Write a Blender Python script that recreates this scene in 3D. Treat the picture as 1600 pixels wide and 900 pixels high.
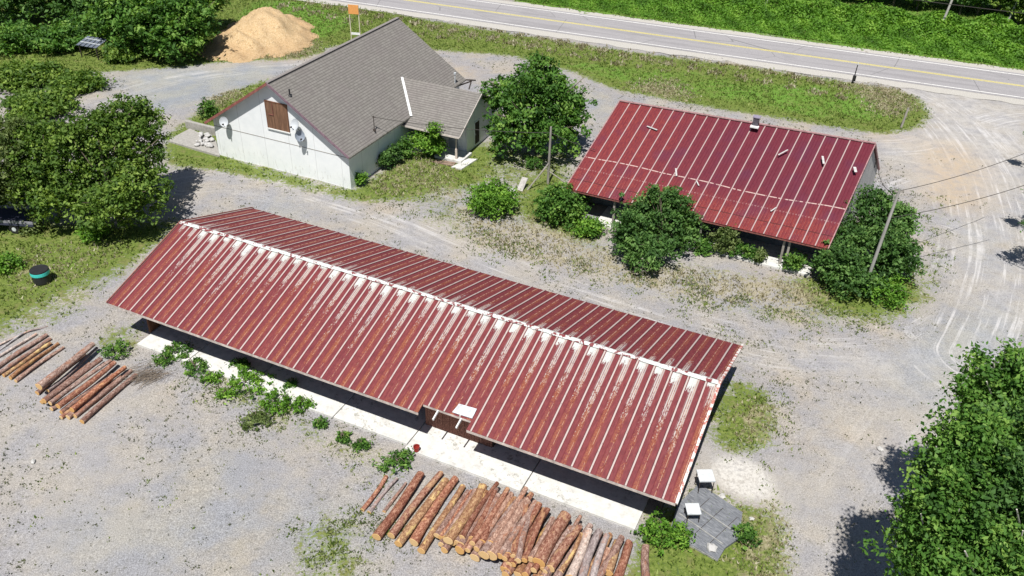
import bpy, math, random
import numpy as np
from mathutils import Matrix, Vector
random.seed(7); RNG = np.random.default_rng(7)
for o in list(bpy.data.objects): bpy.data.objects.remove(o)
SC = bpy.context.scene
COL = SC.collection

# ------------------------------------------------------------------ camera
F_PX, PITCH, ROLL, CAM_H = 1359.3, math.radians(33.896), math.radians(1.629), 32.0
_f = np.array([0, math.cos(PITCH), -math.sin(PITCH)]); _r = np.array([1., 0, 0]); _u = np.cross(_r, _f)
c_, s_ = math.cos(ROLL), math.sin(ROLL)
FW = _f; RT = c_*_r + s_*_u; UP = -s_*_r + c_*_u
cd = bpy.data.cameras.new('camera'); cam = bpy.data.objects.new('camera', cd); COL.objects.link(cam)
cd.sensor_width = 36; cd.lens = 36*F_PX/1600; cd.clip_end = 3000; cd.clip_start = .5
M = Matrix(((RT[0], UP[0], -FW[0], 0), (RT[1], UP[1], -FW[1], 0), (RT[2], UP[2], -FW[2], CAM_H), (0, 0, 0, 1)))
cam.matrix_world = M
SC.camera = cam
def at(px, py, z=0.):
    "ground/world point seen at a photo pixel, at height z"
    d = FW*F_PX + RT*(px-800) + UP*(450-py); t = (z-CAM_H)/d[2]
    return Vector((t*d[0], t*d[1], z))

# ------------------------------------------------------------------ light
w = bpy.data.worlds.new('World'); SC.world = w; w.use_nodes = True
nt = w.node_tree; nt.nodes.clear()
sky = nt.nodes.new('ShaderNodeTexSky'); sky.sky_type = 'NISHITA'; sky.sun_disc = False
SX, SY = .12, .485
sky.sun_elevation = math.atan(1/math.hypot(SX, SY)); sky.sun_rotation = math.atan2(-SX, -SY)
sky.altitude = 200; sky.air_density = 1.; sky.dust_density = .6
bg = nt.nodes.new('ShaderNodeBackground'); bg.inputs[1].default_value = .05
wo = nt.nodes.new('ShaderNodeOutputWorld'); nt.links.new(sky.outputs[0], bg.inputs[0]); nt.links.new(bg.outputs[0], wo.inputs[0])
sd = bpy.data.lights.new('sun', 'SUN'); sd.energy = 5.0; sd.angle = math.radians(.5); sd.color = (1, .965, .91)
so = bpy.data.objects.new('sun', sd); COL.objects.link(so)
so.rotation_euler = Vector((SX, SY, -1)).to_track_quat('-Z', 'Y').to_euler(); so.location = (0, 0, 60)
SC.view_settings.view_transform = 'Standard'; SC.view_settings.look = 'None'
SC.view_settings.exposure = 0.22; SC.view_settings.gamma = 1

# ------------------------------------------------------------------ node helpers
class NT:
    def __init__(s, name, rough=.9, spec=.25):
        s.m = bpy.data.materials.new(name); s.m.use_nodes = True; s.t = s.m.node_tree
        s.b = s.t.nodes['Principled BSDF']; s.b.inputs['Roughness'].default_value = rough
        s.b.inputs['Specular IOR Level'].default_value = spec
    def n(s, typ, **k):
        x = s.t.nodes.new(typ)
        for a, b in k.items(): setattr(x, a, b)
        return x
    def l(s, a, b): s.t.links.new(a, b); return b
    def put(s, inp, v):
        if isinstance(v, bpy.types.NodeSocket): s.l(v, inp)
        elif isinstance(v, (tuple, list)): inp.default_value = (*v, 1) if (len(v) == 3 and len(inp.default_value) == 4) else v
        else: inp.default_value = v
    def coord(s, kind='Object'): return s.n('ShaderNodeTexCoord').outputs[kind]
    def uv(s): return s.n('ShaderNodeUVMap').outputs[0]
    def sep(s, v):
        x = s.n('ShaderNodeSeparateXYZ'); s.l(v, x.inputs[0]); return x.outputs
    def comb(s, x, y, z=0.):
        c = s.n('ShaderNodeCombineXYZ'); s.put(c.inputs[0], x); s.put(c.inputs[1], y); s.put(c.inputs[2], z); return c.outputs[0]
    def mapv(s, v, scale=(1, 1, 1), rot=(0, 0, 0)):
        m = s.n('ShaderNodeMapping'); s.l(v, m.inputs[0]); m.inputs['Scale'].default_value = scale; m.inputs['Rotation'].default_value = rot; return m.outputs[0]
    def noise(s, v, sc, det=3., rough=.6):
        x = s.n('ShaderNodeTexNoise'); s.l(v, x.inputs['Vector']); x.inputs['Scale'].default_value = sc
        x.inputs['Detail'].default_value = det; x.inputs['Roughness'].default_value = rough; return x.outputs['Fac']
    def vor(s, v, sc, out='Color', feat='F1'):
        x = s.n('ShaderNodeTexVoronoi'); x.feature = feat; s.l(v, x.inputs['Vector']); x.inputs['Scale'].default_value = sc; return x.outputs[out]
    def math(s, op, a, b=0., c=0., clamp=False):
        x = s.n('ShaderNodeMath', operation=op); x.use_clamp = clamp
        s.put(x.inputs[0], a); s.put(x.inputs[1], b); s.put(x.inputs[2], c); return x.outputs[0]
    def ss(s, v, a, b, to0=0., to1=1.):
        x = s.n('ShaderNodeMapRange', interpolation_type='SMOOTHSTEP'); s.put(x.inputs[0], v)
        s.put(x.inputs[1], a); s.put(x.inputs[2], b); s.put(x.inputs[3], to0); s.put(x.inputs[4], to1); return x.outputs[0]
    def mix(s, f, a, b, mode='MIX'):
        x = s.n('ShaderNodeMix', data_type='RGBA', blend_type=mode); s.put(x.inputs[0], f); s.put(x.inputs[6], a); s.put(x.inputs[7], b); return x.outputs[2]
    def attr(s, name):
        x = s.n('ShaderNodeAttribute'); x.attribute_name = name; return x
    def ramp(s, f, stops):
        x = s.n('ShaderNodeValToRGB'); s.l(f, x.inputs[0]); e = x.color_ramp.elements
        while len(e) < len(stops): e.new(.5)
        for el, (p, c) in zip(e, stops): el.position = p; el.color = (*c, 1)
        return x.outputs[0]
    def bump(s, h, st=.5, dist=.02):
        x = s.n('ShaderNodeBump'); s.l(h, x.inputs['Height']); x.inputs['Strength'].default_value = st; x.inputs['Distance'].default_value = dist
        s.l(x.outputs[0], s.b.inputs['Normal'])
    def col(s, c): s.put(s.b.inputs['Base Color'], c); return s.m

def simple(name, c, rough=.85, var=.35, sc=3., spec=.25, metal=0., stretch=(1, 1, 1)):
    a = NT(name, rough, spec); v = a.mapv(a.coord(), stretch)
    n = a.noise(v, sc, 5); c2 = tuple(x*(1-var) for x in c); c3 = tuple(min(1, x*(1+var)) for x in c)
    a.b.inputs['Metallic'].default_value = metal
    return a.col(a.ramp(n, [(.25, c2), (.75, c3)]))

# ------------------------------------------------------------------ ground
POLYS = {
 'grass': [ # (value, pixel polygon) – where turf grows on the yard
  (1., [(-400,-200),(470,-60),(500,0),(560,8),(650,27),(800,52),(1000,82),(1200,108),(1320,127),(1395,137),(1440,152),(1457,180),(1440,200),(1380,212),(1200,183),(1100,168),(1000,148),(955,140),(900,115),(800,88),(690,80),(600,68),(520,72),(490,90),(440,94),(330,98),(290,105),(180,112),(-400,150)]),
  (1., [(255,215),(300,180),(330,150),(380,135),(420,122),(480,130),(420,200),(345,240),(549,297),(600,285),(660,235),(700,262),(690,290),(640,312),(560,318),(480,298),(400,280),(330,266),(255,262)]),
  (.62, [(660,235),(770,215),(840,235),(930,200),(900,260),(840,300),(760,290),(690,290)]),
  (.9, [(820,290),(900,260),(880,320),(960,375),(900,370),(830,340),(790,320)]),
  (.55, [(880,350),(960,385),(1100,410),(1240,430),(1240,470),(1000,430),(880,400)]),
  (1., [(1240,440),(1290,430),(1420,430),(1440,460),(1380,490),(1300,482),(1250,465)]),
  (1., [(549,297),(600,262),(655,230),(735,238),(770,215),(740,300),(690,292),(640,312)]),
  (.5, [(640,300),(740,300),(900,360),(1000,400),(1280,430),(1470,400),(1480,470),(1420,515),(1280,522),(1150,500),(1000,465),(860,430),(720,390),(640,345)]),
  (1., [(-300,330),(150,350),(255,345),(300,335),(255,370),(200,410),(120,440),(60,465),(0,505),(-300,600)]),
  (.55, [(-300,480),(120,440),(250,370),(300,340),(215,420),(160,470),(110,510),(0,540),(-300,640)]),
  (.95, [(1125,590),(1185,588),(1222,640),(1212,705),(1150,712),(1095,695)]),
  (1., [(985,840),(1000,812),(1100,755),(1160,790),(1240,780),(1230,850),(1250,1000),(960,1000)]),
  (.62, [(490,790),(560,770),(585,850),(600,940),(440,940),(440,850)]),
  (.9, [(585,715),(640,705),(655,735),(620,755),(590,740)]),
  (.6, [(300,560),(380,580),(480,650),(570,690),(600,720),(560,740),(440,690),(330,620)]),
  (.7, [(130,520),(210,490),(240,520),(200,570),(160,560)]),
  (1., [(1400,1000),(1450,840),(1480,760),(1600,640),(1900,560),(1900,1000)]),
  (1., [(640,-200),(800,2),(1000,38),(1200,56),(1400,88),(1600,118),(2200,210),(2600,-400),(640,-400)]),
  (.45, [(1440,300),(1490,300),(1495,420),(1440,500),(1430,430)]),
 ],
 'dry': [
  (.8, [(700,300),(900,370),(1000,410),(1280,440),(1300,500),(1100,480),(900,440),(720,390)]),
  (.26, [(640,25),(800,50),(1000,82),(1200,108),(1320,127),(1440,152),(1400,160),(1200,125),(1000,105),(800,75),(640,60)]),
  (.6, [(380,60),(500,60),(500,95),(380,95)]), (.35, [(0,380),(240,370),(180,430),(0,500)]),
  (.6, [(1320,118),(1420,128),(1440,170),(1400,190),(1350,170),(1330,140)]),
  (.7, [(240,150),(400,130),(330,180),(262,190)]),(.6,[(960,130),(1060,120),(1100,165),(1000,150)]),
  (.7, [(1150,620),(1230,620),(1215,710),(1130,705)]),(.6,[(1160,760),(1260,760),(1260,950),(1140,950)]),
  (.4,[(560,250),(700,230),(740,320),(560,318)]),
 ],
 'lush': [
  (1., [(640,-200),(800,2),(1000,38),(1200,56),(1400,88),(1600,118),(2200,210),(2600,-400),(640,-400)]),
  (.8, [(390,0),(480,0),(560,30),(520,60),(440,60),(360,40)]),(.7,[(1180,135),(1300,135),(1340,160),(1250,170),(1180,160)]),
  (.62, [(840,88),(960,100),(1140,118),(1300,135),(1390,155),(1400,190),(1300,190),(1150,165),(1000,140),(900,110)]),(.5,[(60,390),(170,390),(150,430),(20,450)]),
  (.8,[(985,840),(1000,812),(1060,830),(1080,860),(980,870)]),(.7,[(1290,460),(1400,440),(1440,440),(1400,490),(1320,490)]),
  (.6,[(820,290),(870,290),(860,330),(800,330)]),(.6,[(1120,640),(1150,640),(1150,700),(1100,700)]),(.5,[(590,270),(650,235),(620,275)]),
 ],
 'pale': [
  (.9, [(1370,140),(1500,150),(1700,170),(1700,230),(1500,330),(1420,290),(1380,220),(1450,205),(1462,180)]),
  (2.6, [(1100,702),(1180,712),(1220,765),(1205,795),(1150,780),(1105,745)]),
  (.5, [(1380,560),(1500,540),(1480,680),(1250,900),(1180,900),(1250,700)]),
  (.4, [(200,560),(0,600),(0,900),(180,900),(250,700)]),
  (.5, [(560,330),(720,340),(860,430),(760,420),(600,360)]),
 ],
 'sand': [
  (.0, [(0,0),(1,0),(0,1)]),
  (.9, [(1440,232),(1490,215),(1540,260),(1530,320),(1490,335),(1440,300)]), (.5,[(1340,205),(1420,205),(1450,225),(1380,225)]),
  (.9,[(370,40),(480,72),(510,86),(430,98),(370,85)]),(.6,[(690,95),(750,110),(740,125),(700,120)]),
  (.4,[(700,330),(860,400),(980,430),(900,430),(720,370)]),(.5,[(1150,420),(1280,440),(1280,460),(1150,450)]),
 ],
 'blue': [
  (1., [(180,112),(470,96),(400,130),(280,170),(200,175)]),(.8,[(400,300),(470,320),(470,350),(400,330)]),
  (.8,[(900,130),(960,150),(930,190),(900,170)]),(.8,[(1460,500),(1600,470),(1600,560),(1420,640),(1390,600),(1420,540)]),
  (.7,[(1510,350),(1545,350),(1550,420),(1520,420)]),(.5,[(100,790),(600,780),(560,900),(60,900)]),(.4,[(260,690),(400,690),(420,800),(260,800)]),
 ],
}
TRACKS = [ (.35,[(1390,140),(1440,160),(1475,190),(1490,230),(1450,270),(1400,290)]), (.35,[(1430,140),(1490,170),(1530,220),(1560,290),(1600,330),(1680,360)]),
 (.35,[(1450,140),(1520,180),(1560,240),(1570,300),(1560,400)]), (.35,[(1480,145),(1560,200),(1600,270)]), (.35,[(1380,222),(1450,215),(1490,195),(1530,170)]),
 (.35,[(1385,232),(1460,230),(1520,205),(1600,170)]), (.35,[(1490,330),(1530,360),(1555,410),(1550,460),(1500,520),(1400,560)]),
 (.35,[(1480,345),(1505,380),(1500,430),(1480,470)]), (.3,[(1380,552),(1300,550),(1200,548)]), (.3,[(1390,560),(1300,560)]),
 (.35,[(1380,245),(1430,262),(1500,290),(1560,320),(1600,340)]), (.3,[(420,270),(520,330),(640,370),(760,420),(900,470)]),
 (.35,[(190,150),(300,125),(470,105)]),(.35,[(200,130),(320,112),(470,98)]),(.3,[(1000,165),(1200,205),(1340,225)]),(.3,[(1540,330),(1540,500),(1480,600),(1380,760)]),(.3,[(1580,330),(1575,500)]), (.3,[(1410,140),(1460,170),(1505,215),(1530,260),(1545,330)]), (.3,[(1500,148),(1560,180),(1600,215)]), (.3,[(1385,240),(1440,245),(1480,262),(1530,300)]), (.3,[(1400,225),(1470,225),(1540,190)]), (.3,[(1470,142),(1540,175),(1580,230),(1590,300)]), (.3,[(1510,440),(1530,400),(1520,360),(1490,338)]),]

def grid_axis():
    a = np.concatenate([np.arange(-60, 75.01, .3)])
    b = np.concatenate([np.arange(14, 125.01, .3)])
    return a, b
def pip(px, py, poly):
    ins = np.zeros(px.shape, bool); n = len(poly); j = n-1
    for i in range(n):
        xi, yi = poly[i]; xj, yj = poly[j]
        cnd = ((yi > py) != (yj > py)) & (px < (xj-xi)*(py-yi)/(yj-yi+1e-9)+xi); ins ^= cnd; j = i
    return ins
def to_px(X, Y, Z=0.):
    d = np.stack([X, Y, np.zeros_like(X)+Z-CAM_H], -1); z = d@FW
    return 800+F_PX*(d@RT)/z, 450-F_PX*(d@UP)/z
def blur(a, k):
    for _ in range(2):
        for ax in (0, 1):
            p = np.pad(a, [(k, k) if i == ax else (0, 0) for i in (0, 1)], mode='edge'); cs = np.cumsum(p, ax)
            sl = lambda s0, s1: tuple(slice(s0, s1) if i == ax else slice(None) for i in (0, 1))
            n = a.shape[ax]; cs = np.concatenate([np.zeros_like(cs[sl(0, 1)]), cs], ax)
            a = (cs[sl(2*k+1, 2*k+1+n)]-cs[sl(0, n)])/(2*k+1)
    return a
ax_, ay_ = grid_axis()
GX, GY = np.meshgrid(ax_, ay_, indexing='ij')
PXG, PYG = to_px(GX, GY)
MASK = {}
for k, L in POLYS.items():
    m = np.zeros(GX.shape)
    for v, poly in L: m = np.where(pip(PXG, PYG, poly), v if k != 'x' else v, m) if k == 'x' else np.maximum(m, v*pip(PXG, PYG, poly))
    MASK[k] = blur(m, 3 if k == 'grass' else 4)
tr = np.zeros(GX.shape)
for wd, pl in TRACKS:
    P0 = [at(*p) for p in pl]; P = []
    for i in range(len(P0)-1):
        a0, a1, a2, a3 = P0[max(i-1, 0)], P0[i], P0[i+1], P0[min(i+2, len(P0)-1)]
        for q in np.linspace(0, 1, 7)[:-1]:
            q = float(q); P.append(.5*((2*a1)+(a2-a0)*q+(2*a0-5*a1+4*a2-a3)*q*q+(3*a1-a0-3*a2+a3)*q**3))
    P.append(P0[-1])
    for off in ((0., 1.5, .7) if pl[0][0] > 1350 else (0., 1.5)):
        for a, b in zip(P[:-1], P[1:]):
            wd = .26
            ab = np.array([b.x-a.x, b.y-a.y]); L = np.hypot(*ab); nn = np.array([-ab[1], ab[0]])/L*off
            t = np.clip(((GX-a.x-nn[0])*ab[0]+(GY-a.y-nn[1])*ab[1])/L**2, 0, 1)
            dd = np.hypot(GX-a.x-nn[0]-t*ab[0], GY-a.y-nn[1]-t*ab[1]); tr = np.maximum(tr, np.clip(1.3-dd/wd, 0, 1))
MASK['track'] = blur(np.clip(tr, 0, 1), 1)*1.2

GUIDES = [(1., 5.5, [(1385,136),(1440,158),(1490,200),(1535,260),(1560,330),(1572,400),(1560,480),(1530,560)]), (.28, 4., [(1530,560),(1440,660),(1340,800),(1280,930)]),
 (.85, 3.2, [(1370,228),(1430,224),(1490,205),(1560,182),(1680,170)]), (.9, 2.6, [(1385,250),(1440,262),(1500,290),(1560,330),(1600,380)]),
 (.7, 2.4, [(1560,470),(1480,520),(1390,550),(1260,552),(1100,520),(900,455),(760,405),(640,355),(520,315),(400,285),(290,290)]),
 (.6, 2.2, [(150,160),(250,130),(350,112),(480,100)]), (.8, 2.6, [(1450,345),(1500,360),(1530,410),(1510,470),(1440,520)]), (.7, 2., [(1600,150),(1540,170),(1500,210),(1470,260),(1400,290)])]
RUTD = np.full(GX.shape, 99.); RUTA = np.zeros(GX.shape); RUTW = np.zeros(GX.shape)
for gi, (wt, hw, pl) in enumerate(GUIDES):
    P0 = [at(*p) for p in pl]; P = []
    for i in range(len(P0)-1):
        a0, a1, a2, a3 = P0[max(i-1, 0)], P0[i], P0[i+1], P0[min(i+2, len(P0)-1)]
        for q in np.linspace(0, 1, 9)[:-1]:
            q = float(q); P.append(.5*((2*a1)+(a2-a0)*q+(2*a0-5*a1+4*a2-a3)*q*q+(3*a1-a0-3*a2+a3)*q**3))
    P.append(P0[-1]); bd = np.full(GX.shape, 99.); sg = np.zeros(GX.shape); al = np.zeros(GX.shape); acc = 0.
    for a, b in zip(P[:-1], P[1:]):
        ab = np.array([b.x-a.x, b.y-a.y]); L = np.hypot(*ab); t = np.clip(((GX-a.x)*ab[0]+(GY-a.y)*ab[1])/L**2, 0, 1)
        dx, dy = GX-a.x-t*ab[0], GY-a.y-t*ab[1]; dd = np.hypot(dx, dy); m = dd < bd
        bd = np.where(m, dd, bd); sg = np.where(m, np.sign(ab[0]*dy-ab[1]*dx)*dd, sg); al = np.where(m, acc+t*L, al); acc += L
    wgt = wt*np.clip(1.4-bd/hw, 0, 1); m = wgt > RUTW
    RUTW = np.where(m, wgt, RUTW); RUTD = np.where(m, sg+gi*31., RUTD); RUTA = np.where(m, al, RUTA)
MASK['rutd'] = RUTD; MASK['ruta'] = RUTA; MASK['rutw'] = RUTW
def mesh_np(name, V, Fq, mat=None, parent=None):
    "V (n,3), Fq (m,k) all faces same size"
    me = bpy.data.meshes.new(name); V = np.asarray(V, np.float32); Fq = np.asarray(Fq, np.int32)
    me.vertices.add(len(V)); me.vertices.foreach_set('co', V.ravel())
    k = Fq.shape[1]; me.loops.add(Fq.size); me.loops.foreach_set('vertex_index', Fq.ravel())
    me.polygons.add(len(Fq)); me.polygons.foreach_set('loop_start', np.arange(0, Fq.size, k, dtype=np.int32))
    me.update(calc_edges=True); me.validate()
    o = bpy.data.objects.new(name, me); COL.objects.link(o)
    if mat: me.materials.append(mat)
    if parent: o.parent = parent
    return o
def tag(o, label=None, cat=None, group=None, kind=None):
    if label: o['label'] = label
    if cat: o['category'] = cat
    if group: o['group'] = group
    if kind: o['kind'] = kind
    return o
def empty(name, loc=(0, 0, 0), rz=0., **k):
    o = bpy.data.objects.new(name, None); COL.objects.link(o); o.location = loc; o.rotation_euler = (0, 0, rz); o.empty_display_size = .3
    return tag(o, **k)

# ground material
def ground_material():
    a = NT('ground_gravel_and_grass', .95, .15); v = a.coord()
    A = a.attr('mask_a'); B = a.attr('mask_b')
    sa = a.n('ShaderNodeSeparateColor'); a.l(A.outputs['Color'], sa.inputs[0]); sb = a.n('ShaderNodeSeparateColor'); a.l(B.outputs['Color'], sb.inputs[0])
    grass, dry, lush = sa.outputs[0], sa.outputs[1], sa.outputs[2]
    pale, sand, blue = sb.outputs[0], sb.outputs[1], sb.outputs[2]; track = B.outputs['Alpha']
    n1 = a.noise(v, 18, 4, .7); n2 = a.noise(v, .35, 4, .6); n3 = a.noise(v, 5, 4, .75); n4 = a.noise(v, 1.1, 5, .7)
    g = a.ramp(n1, [(.3, (.155, .147, .138)), (.5, (.32, .306, .295)), (.72, (.545, .527, .508))])
    tint = a.mix(a.ss(n2, .35, .65), (.90, .92, 1.0), (1.08, 1.04, .97)); g = a.mix(1., g, tint, 'MULTIPLY')
    n5 = a.noise(v, .14, 5, .65); g = a.mix(a.ss(n5, .50, .66, 0, .5), g, a.mix(1., g, (1.12, 1.02, .86), 'MULTIPLY'))
    n6 = a.noise(a.mapv(v, (1, 2.2, 1), (0, 0, .4)), .8, 5, .7); g = a.mix(a.ss(n6, .52, .64, 0, .35), g, a.mix(1., g, (.72, .72, .74), 'MULTIPLY'))
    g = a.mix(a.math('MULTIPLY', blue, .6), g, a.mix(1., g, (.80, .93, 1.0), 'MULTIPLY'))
    # scattered dark specks and little weeds in the gravel
    wv_ = a.n('ShaderNodeVectorMath', operation='ADD'); a.l(v, wv_.inputs[0]); a.l(a.comb(a.math('MULTIPLY', n3, .5), a.math('MULTIPLY', n1, .3)), wv_.inputs[1]); wv_ = wv_.outputs[0]
    for sc_, lo_, am_ in ((3.1, .62, .7), (5.7, .48, .6)):
        vd = a.vor(wv_, sc_, 'Distance'); vc = a.vor(wv_, sc_, 'Color')
        sp = a.math('MULTIPLY', a.ss(vd, .30, .14), a.ss(a.math('ADD', a.sep(vc)[0], a.math('MULTIPLY', a.math('SUBTRACT', n4, .5), 3.0)), lo_, lo_+.25))
        sp = a.math('MULTIPLY', sp, a.math('SUBTRACT', 1., a.math('MAXIMUM', a.math('MULTIPLY', blue, .8), a.math('MULTIPLY', pale, .5)), clamp=True))
        g = a.mix(a.math('MULTIPLY', sp, am_), g, (.085, .085, .06))
    pf = a.math('MULTIPLY', a.math('MINIMUM', pale, 1.), a.ss(n4, .3, .7, .1, .6)); g = a.mix(pf, g, a.mix(n1, (.34, .32, .29), (.56, .53, .49)))
    C_ = a.attr('mask_c'); sc = a.n('ShaderNodeSeparateColor'); a.l(C_.outputs['Color'], sc.inputs[0])
    rv = a.comb(a.math('MULTIPLY', sc.outputs[0], 1.), a.math('MULTIPLY', sc.outputs[1], .035))
    r1 = a.noise(rv, 3.6, 3, .6); r2 = a.noise(rv, 1.4, 2, .5)
    st_ = a.math('MULTIPLY', sc.outputs[2], a.ss(a.math('ADD', a.math('MULTIPLY', r1, .75), a.math('MULTIPLY', r2, .35)), .56, .66))
    st_ = a.math('MULTIPLY', st_, a.ss(a.noise(v, .5, 3), .38, .58, .25, 1.))
    g = a.mix(a.math('MULTIPLY', st_, a.ss(n3, .2, .6, .3, .7)), g, (.60, .585, .58))
    dk = a.math('MULTIPLY', sc.outputs[2], a.ss(r1, .46, .36)); g = a.mix(a.math('MULTIPLY', dk, .22), g, (.23, .225, .225))
    tf = a.math('MULTIPLY', a.math('MULTIPLY', track, .35), a.ss(n4, .3, .65, .05, .62)); g = a.mix(tf, g, (.60, .59, .585))
    g = a.mix(a.math('MULTIPLY', sand, a.ss(n4, .3, .7, .3, .85)), g, a.mix(n1, (.36, .26, .16), (.58, .45, .30)))
    # turf
    g = a.mix(a.math('MULTIPLY', a.ss(pale, .95, 1.5), a.ss(n3, .35, .6, .15, .75)), g, (.66, .64, .60))
    gr = a.ramp(n3, [(.28, (.055, .085, .015)), (.5, (.125, .175, .032)), (.75, (.25, .29, .08))])
    gl = a.ramp(n3, [(.28, (.06, .13, .014)), (.5, (.115, .235, .03)), (.75, (.20, .34, .055))])
    gd = a.ramp(n3, [(.28, (.13, .115, .06)), (.5, (.28, .25, .155)), (.75, (.48, .44, .33))])
    t = a.mix(a.ss(a.math('ADD', lush, a.math('MULTIPLY', a.math('SUBTRACT', n2, .5), 1.2)), .35, .75), gr, gl)
    t = a.mix(a.ss(a.math('ADD', n4, a.math('MULTIPLY', n2, .3)), .66, .80, 0, .45), t, (.20, .17, .08))
    t = a.mix(a.ss(a.math('ADD', dry, a.math('MULTIPLY', a.math('SUBTRACT', n4, .5), 1.6)), .35, .75), t, gd)
    e = a.math('ADD', grass, a.math('ADD', a.math('MULTIPLY', a.math('SUBTRACT', n4, .5), 1.1), a.math('MULTIPLY', a.math('SUBTRACT', n3, .5), 1.3)))
    c = a.mix(a.math('MULTIPLY', a.ss(e, .42, .74), a.ss(n1, .2, .5, .6, 1.)), g, t)
    a.bump(n1, .6, .03)
    return a.col(c)
MG = ground_material()
hz = (np.sin(GX*.7+GY*.31)+np.sin(GY*.53-GX*.22+1.3)+np.sin(GX*1.9+GY*1.3))*.012+RNG.normal(0, .006, GX.shape)
V = np.stack([GX, GY, hz-.02], -1).reshape(-1, 3)
nx, ny = GX.shape; I = np.arange(nx*ny).reshape(nx, ny)
Fg = np.stack([I[:-1, :-1], I[1:, :-1], I[1:, 1:], I[:-1, 1:]], -1).reshape(-1, 4)
# outer skirt to the horizon, same sheet
ring = [(-1500, -600), (1500, -600), (1500, 2200), (-1500, 2200)]
base = len(V); V = np.concatenate([V, np.array([[x, y, -.02] for x, y in ring])])
def ground_obj():
    me = bpy.data.meshes.new('ground'); corners = [I[0, 0], I[-1, 0], I[-1, -1], I[0, -1]]
    edges = [list(I[:, 0]), list(I[-1, :]), list(I[::-1, -1]), list(I[0, ::-1])]
    loops = Fg.ravel().tolist(); starts = list(range(0, Fg.size, 4)); pos = Fg.size
    for k in range(4):
        poly = [base+k, base+(k+1) % 4]+edges[k][::-1]
        starts.append(pos); loops += [int(x) for x in poly]; pos += len(poly)
    me.vertices.add(len(V)); me.vertices.foreach_set('co', V.astype(np.float32).ravel())
    me.loops.add(len(loops)); me.loops.foreach_set('vertex_index', np.array(loops, np.int32))
    me.polygons.add(len(starts)); me.polygons.foreach_set('loop_start', np.array(starts, np.int32))
    me.update(calc_edges=True)
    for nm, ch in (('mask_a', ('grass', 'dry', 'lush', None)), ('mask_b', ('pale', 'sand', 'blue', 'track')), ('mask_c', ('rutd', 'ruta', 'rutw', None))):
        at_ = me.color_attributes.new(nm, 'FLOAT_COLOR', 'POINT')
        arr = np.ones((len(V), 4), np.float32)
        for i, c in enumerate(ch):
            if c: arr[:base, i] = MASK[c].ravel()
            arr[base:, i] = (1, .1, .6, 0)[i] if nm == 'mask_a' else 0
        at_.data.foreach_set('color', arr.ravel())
    me.materials.append(MG); o = bpy.data.objects.new('ground', me); COL.objects.link(o)
    return tag(o, 'gravel yard with ragged turf edges', 'ground', kind='structure')
ground_obj()

# ------------------------------------------------------------------ highway
RD = math.radians(-20.35); RU = Vector((math.cos(RD), math.sin(RD), 0)); RN = Vector((-RU.y, RU.x, 0))
R0 = at(1200, 96)               # on the near white edge line
def strip(name, d0, d1, z, mat, s0=-170, s1=170, wav=0., **k):
    st = np.arange(s0, s1+.1, 1.2 if wav else 10.); n = len(st); rr = random.Random(5)
    vs = []
    for s in st:
        for d, sg in ((d0, -1), (d1, 1)):
            p = R0+RU*float(s)+RN*(d+sg*wav*rr.uniform(-1, 1)); vs.append((p.x, p.y, z))
    F = [(2*i, 2*i+2, 2*i+3, 2*i+1) for i in range(n-1)]
    return tag(mesh_np(name, vs, F, mat), **k)
ma = NT('asphalt', .85, .3); v = ma.mapv(ma.coord(), (1, 1, 1), (0, 0, -RD)); vs_ = ma.mapv(v, (.06, 1.1, 1))
A1 = ma.ramp(ma.noise(v, 12, 4, .7), [(.3, (.26, .25, .26)), (.7, (.40, .385, .39))])
A1 = ma.mix(ma.math('MULTIPLY', ma.ss(ma.noise(vs_, 1.2, 4, .6), .5, .62), .35), A1, (.20, .19, .20)); A1 = ma.mix(ma.ss(ma.noise(ma.mapv(v, (.25, .8, 1)), .5, 4, .65), .54, .62, 0, .35), A1, (.24, .23, .235)); ck_ = ma.vor(ma.mapv(v, (.5, .9, 1)), .22, 'Distance', 'DISTANCE_TO_EDGE'); A1 = ma.mix(ma.ss(ck_, .006, .002, 0, .6), A1, (.10, .10, .10)); M_ASPH = ma.col(A1)
ms = NT('shoulder_gravel', .95, .1); M_SHO = ms.col(ms.ramp(ms.noise(ms.coord(), 9, 5, .75), [(.3, (.34, .32, .29)), (.7, (.58, .56, .52))]))
def line_mat(nm, c):
    a = NT(nm, .7); return a.col(a.mix(a.ss(a.noise(a.coord(), 6, 4, .7), .52, .66, 0, .7), c, (.33, .32, .31)))
M_WL = line_mat('white_road_paint', (.80, .79, .76)); M_YL = line_mat('yellow_road_paint', (.72, .62, .16))
strip('gravel_shoulder', -2.2, 9.2, .012, M_SHO, wav=.28, kind='structure', label='pale gravel shoulders along the highway', cat='road shoulder')
strip('highway', -.55, 7.85, .03, M_ASPH, kind='structure', label='grey two-lane highway', cat='road')
strip('road_marking', -.09, .09, .036, M_WL, kind='structure', label='near white edge line of the highway', cat='road marking')
strip('road_marking', 7.18, 7.36, .036, M_WL, kind='structure', label='far white edge line of the highway', cat='road marking')
strip('road_marking', 3.48, 3.62, .036, M_YL, kind='structure', label='yellow centre line of the highway', cat='road marking')
strip('road_marking', 3.76, 3.90, .036, M_YL, kind='structure', label='second yellow centre line of the highway', cat='road marking')

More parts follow.
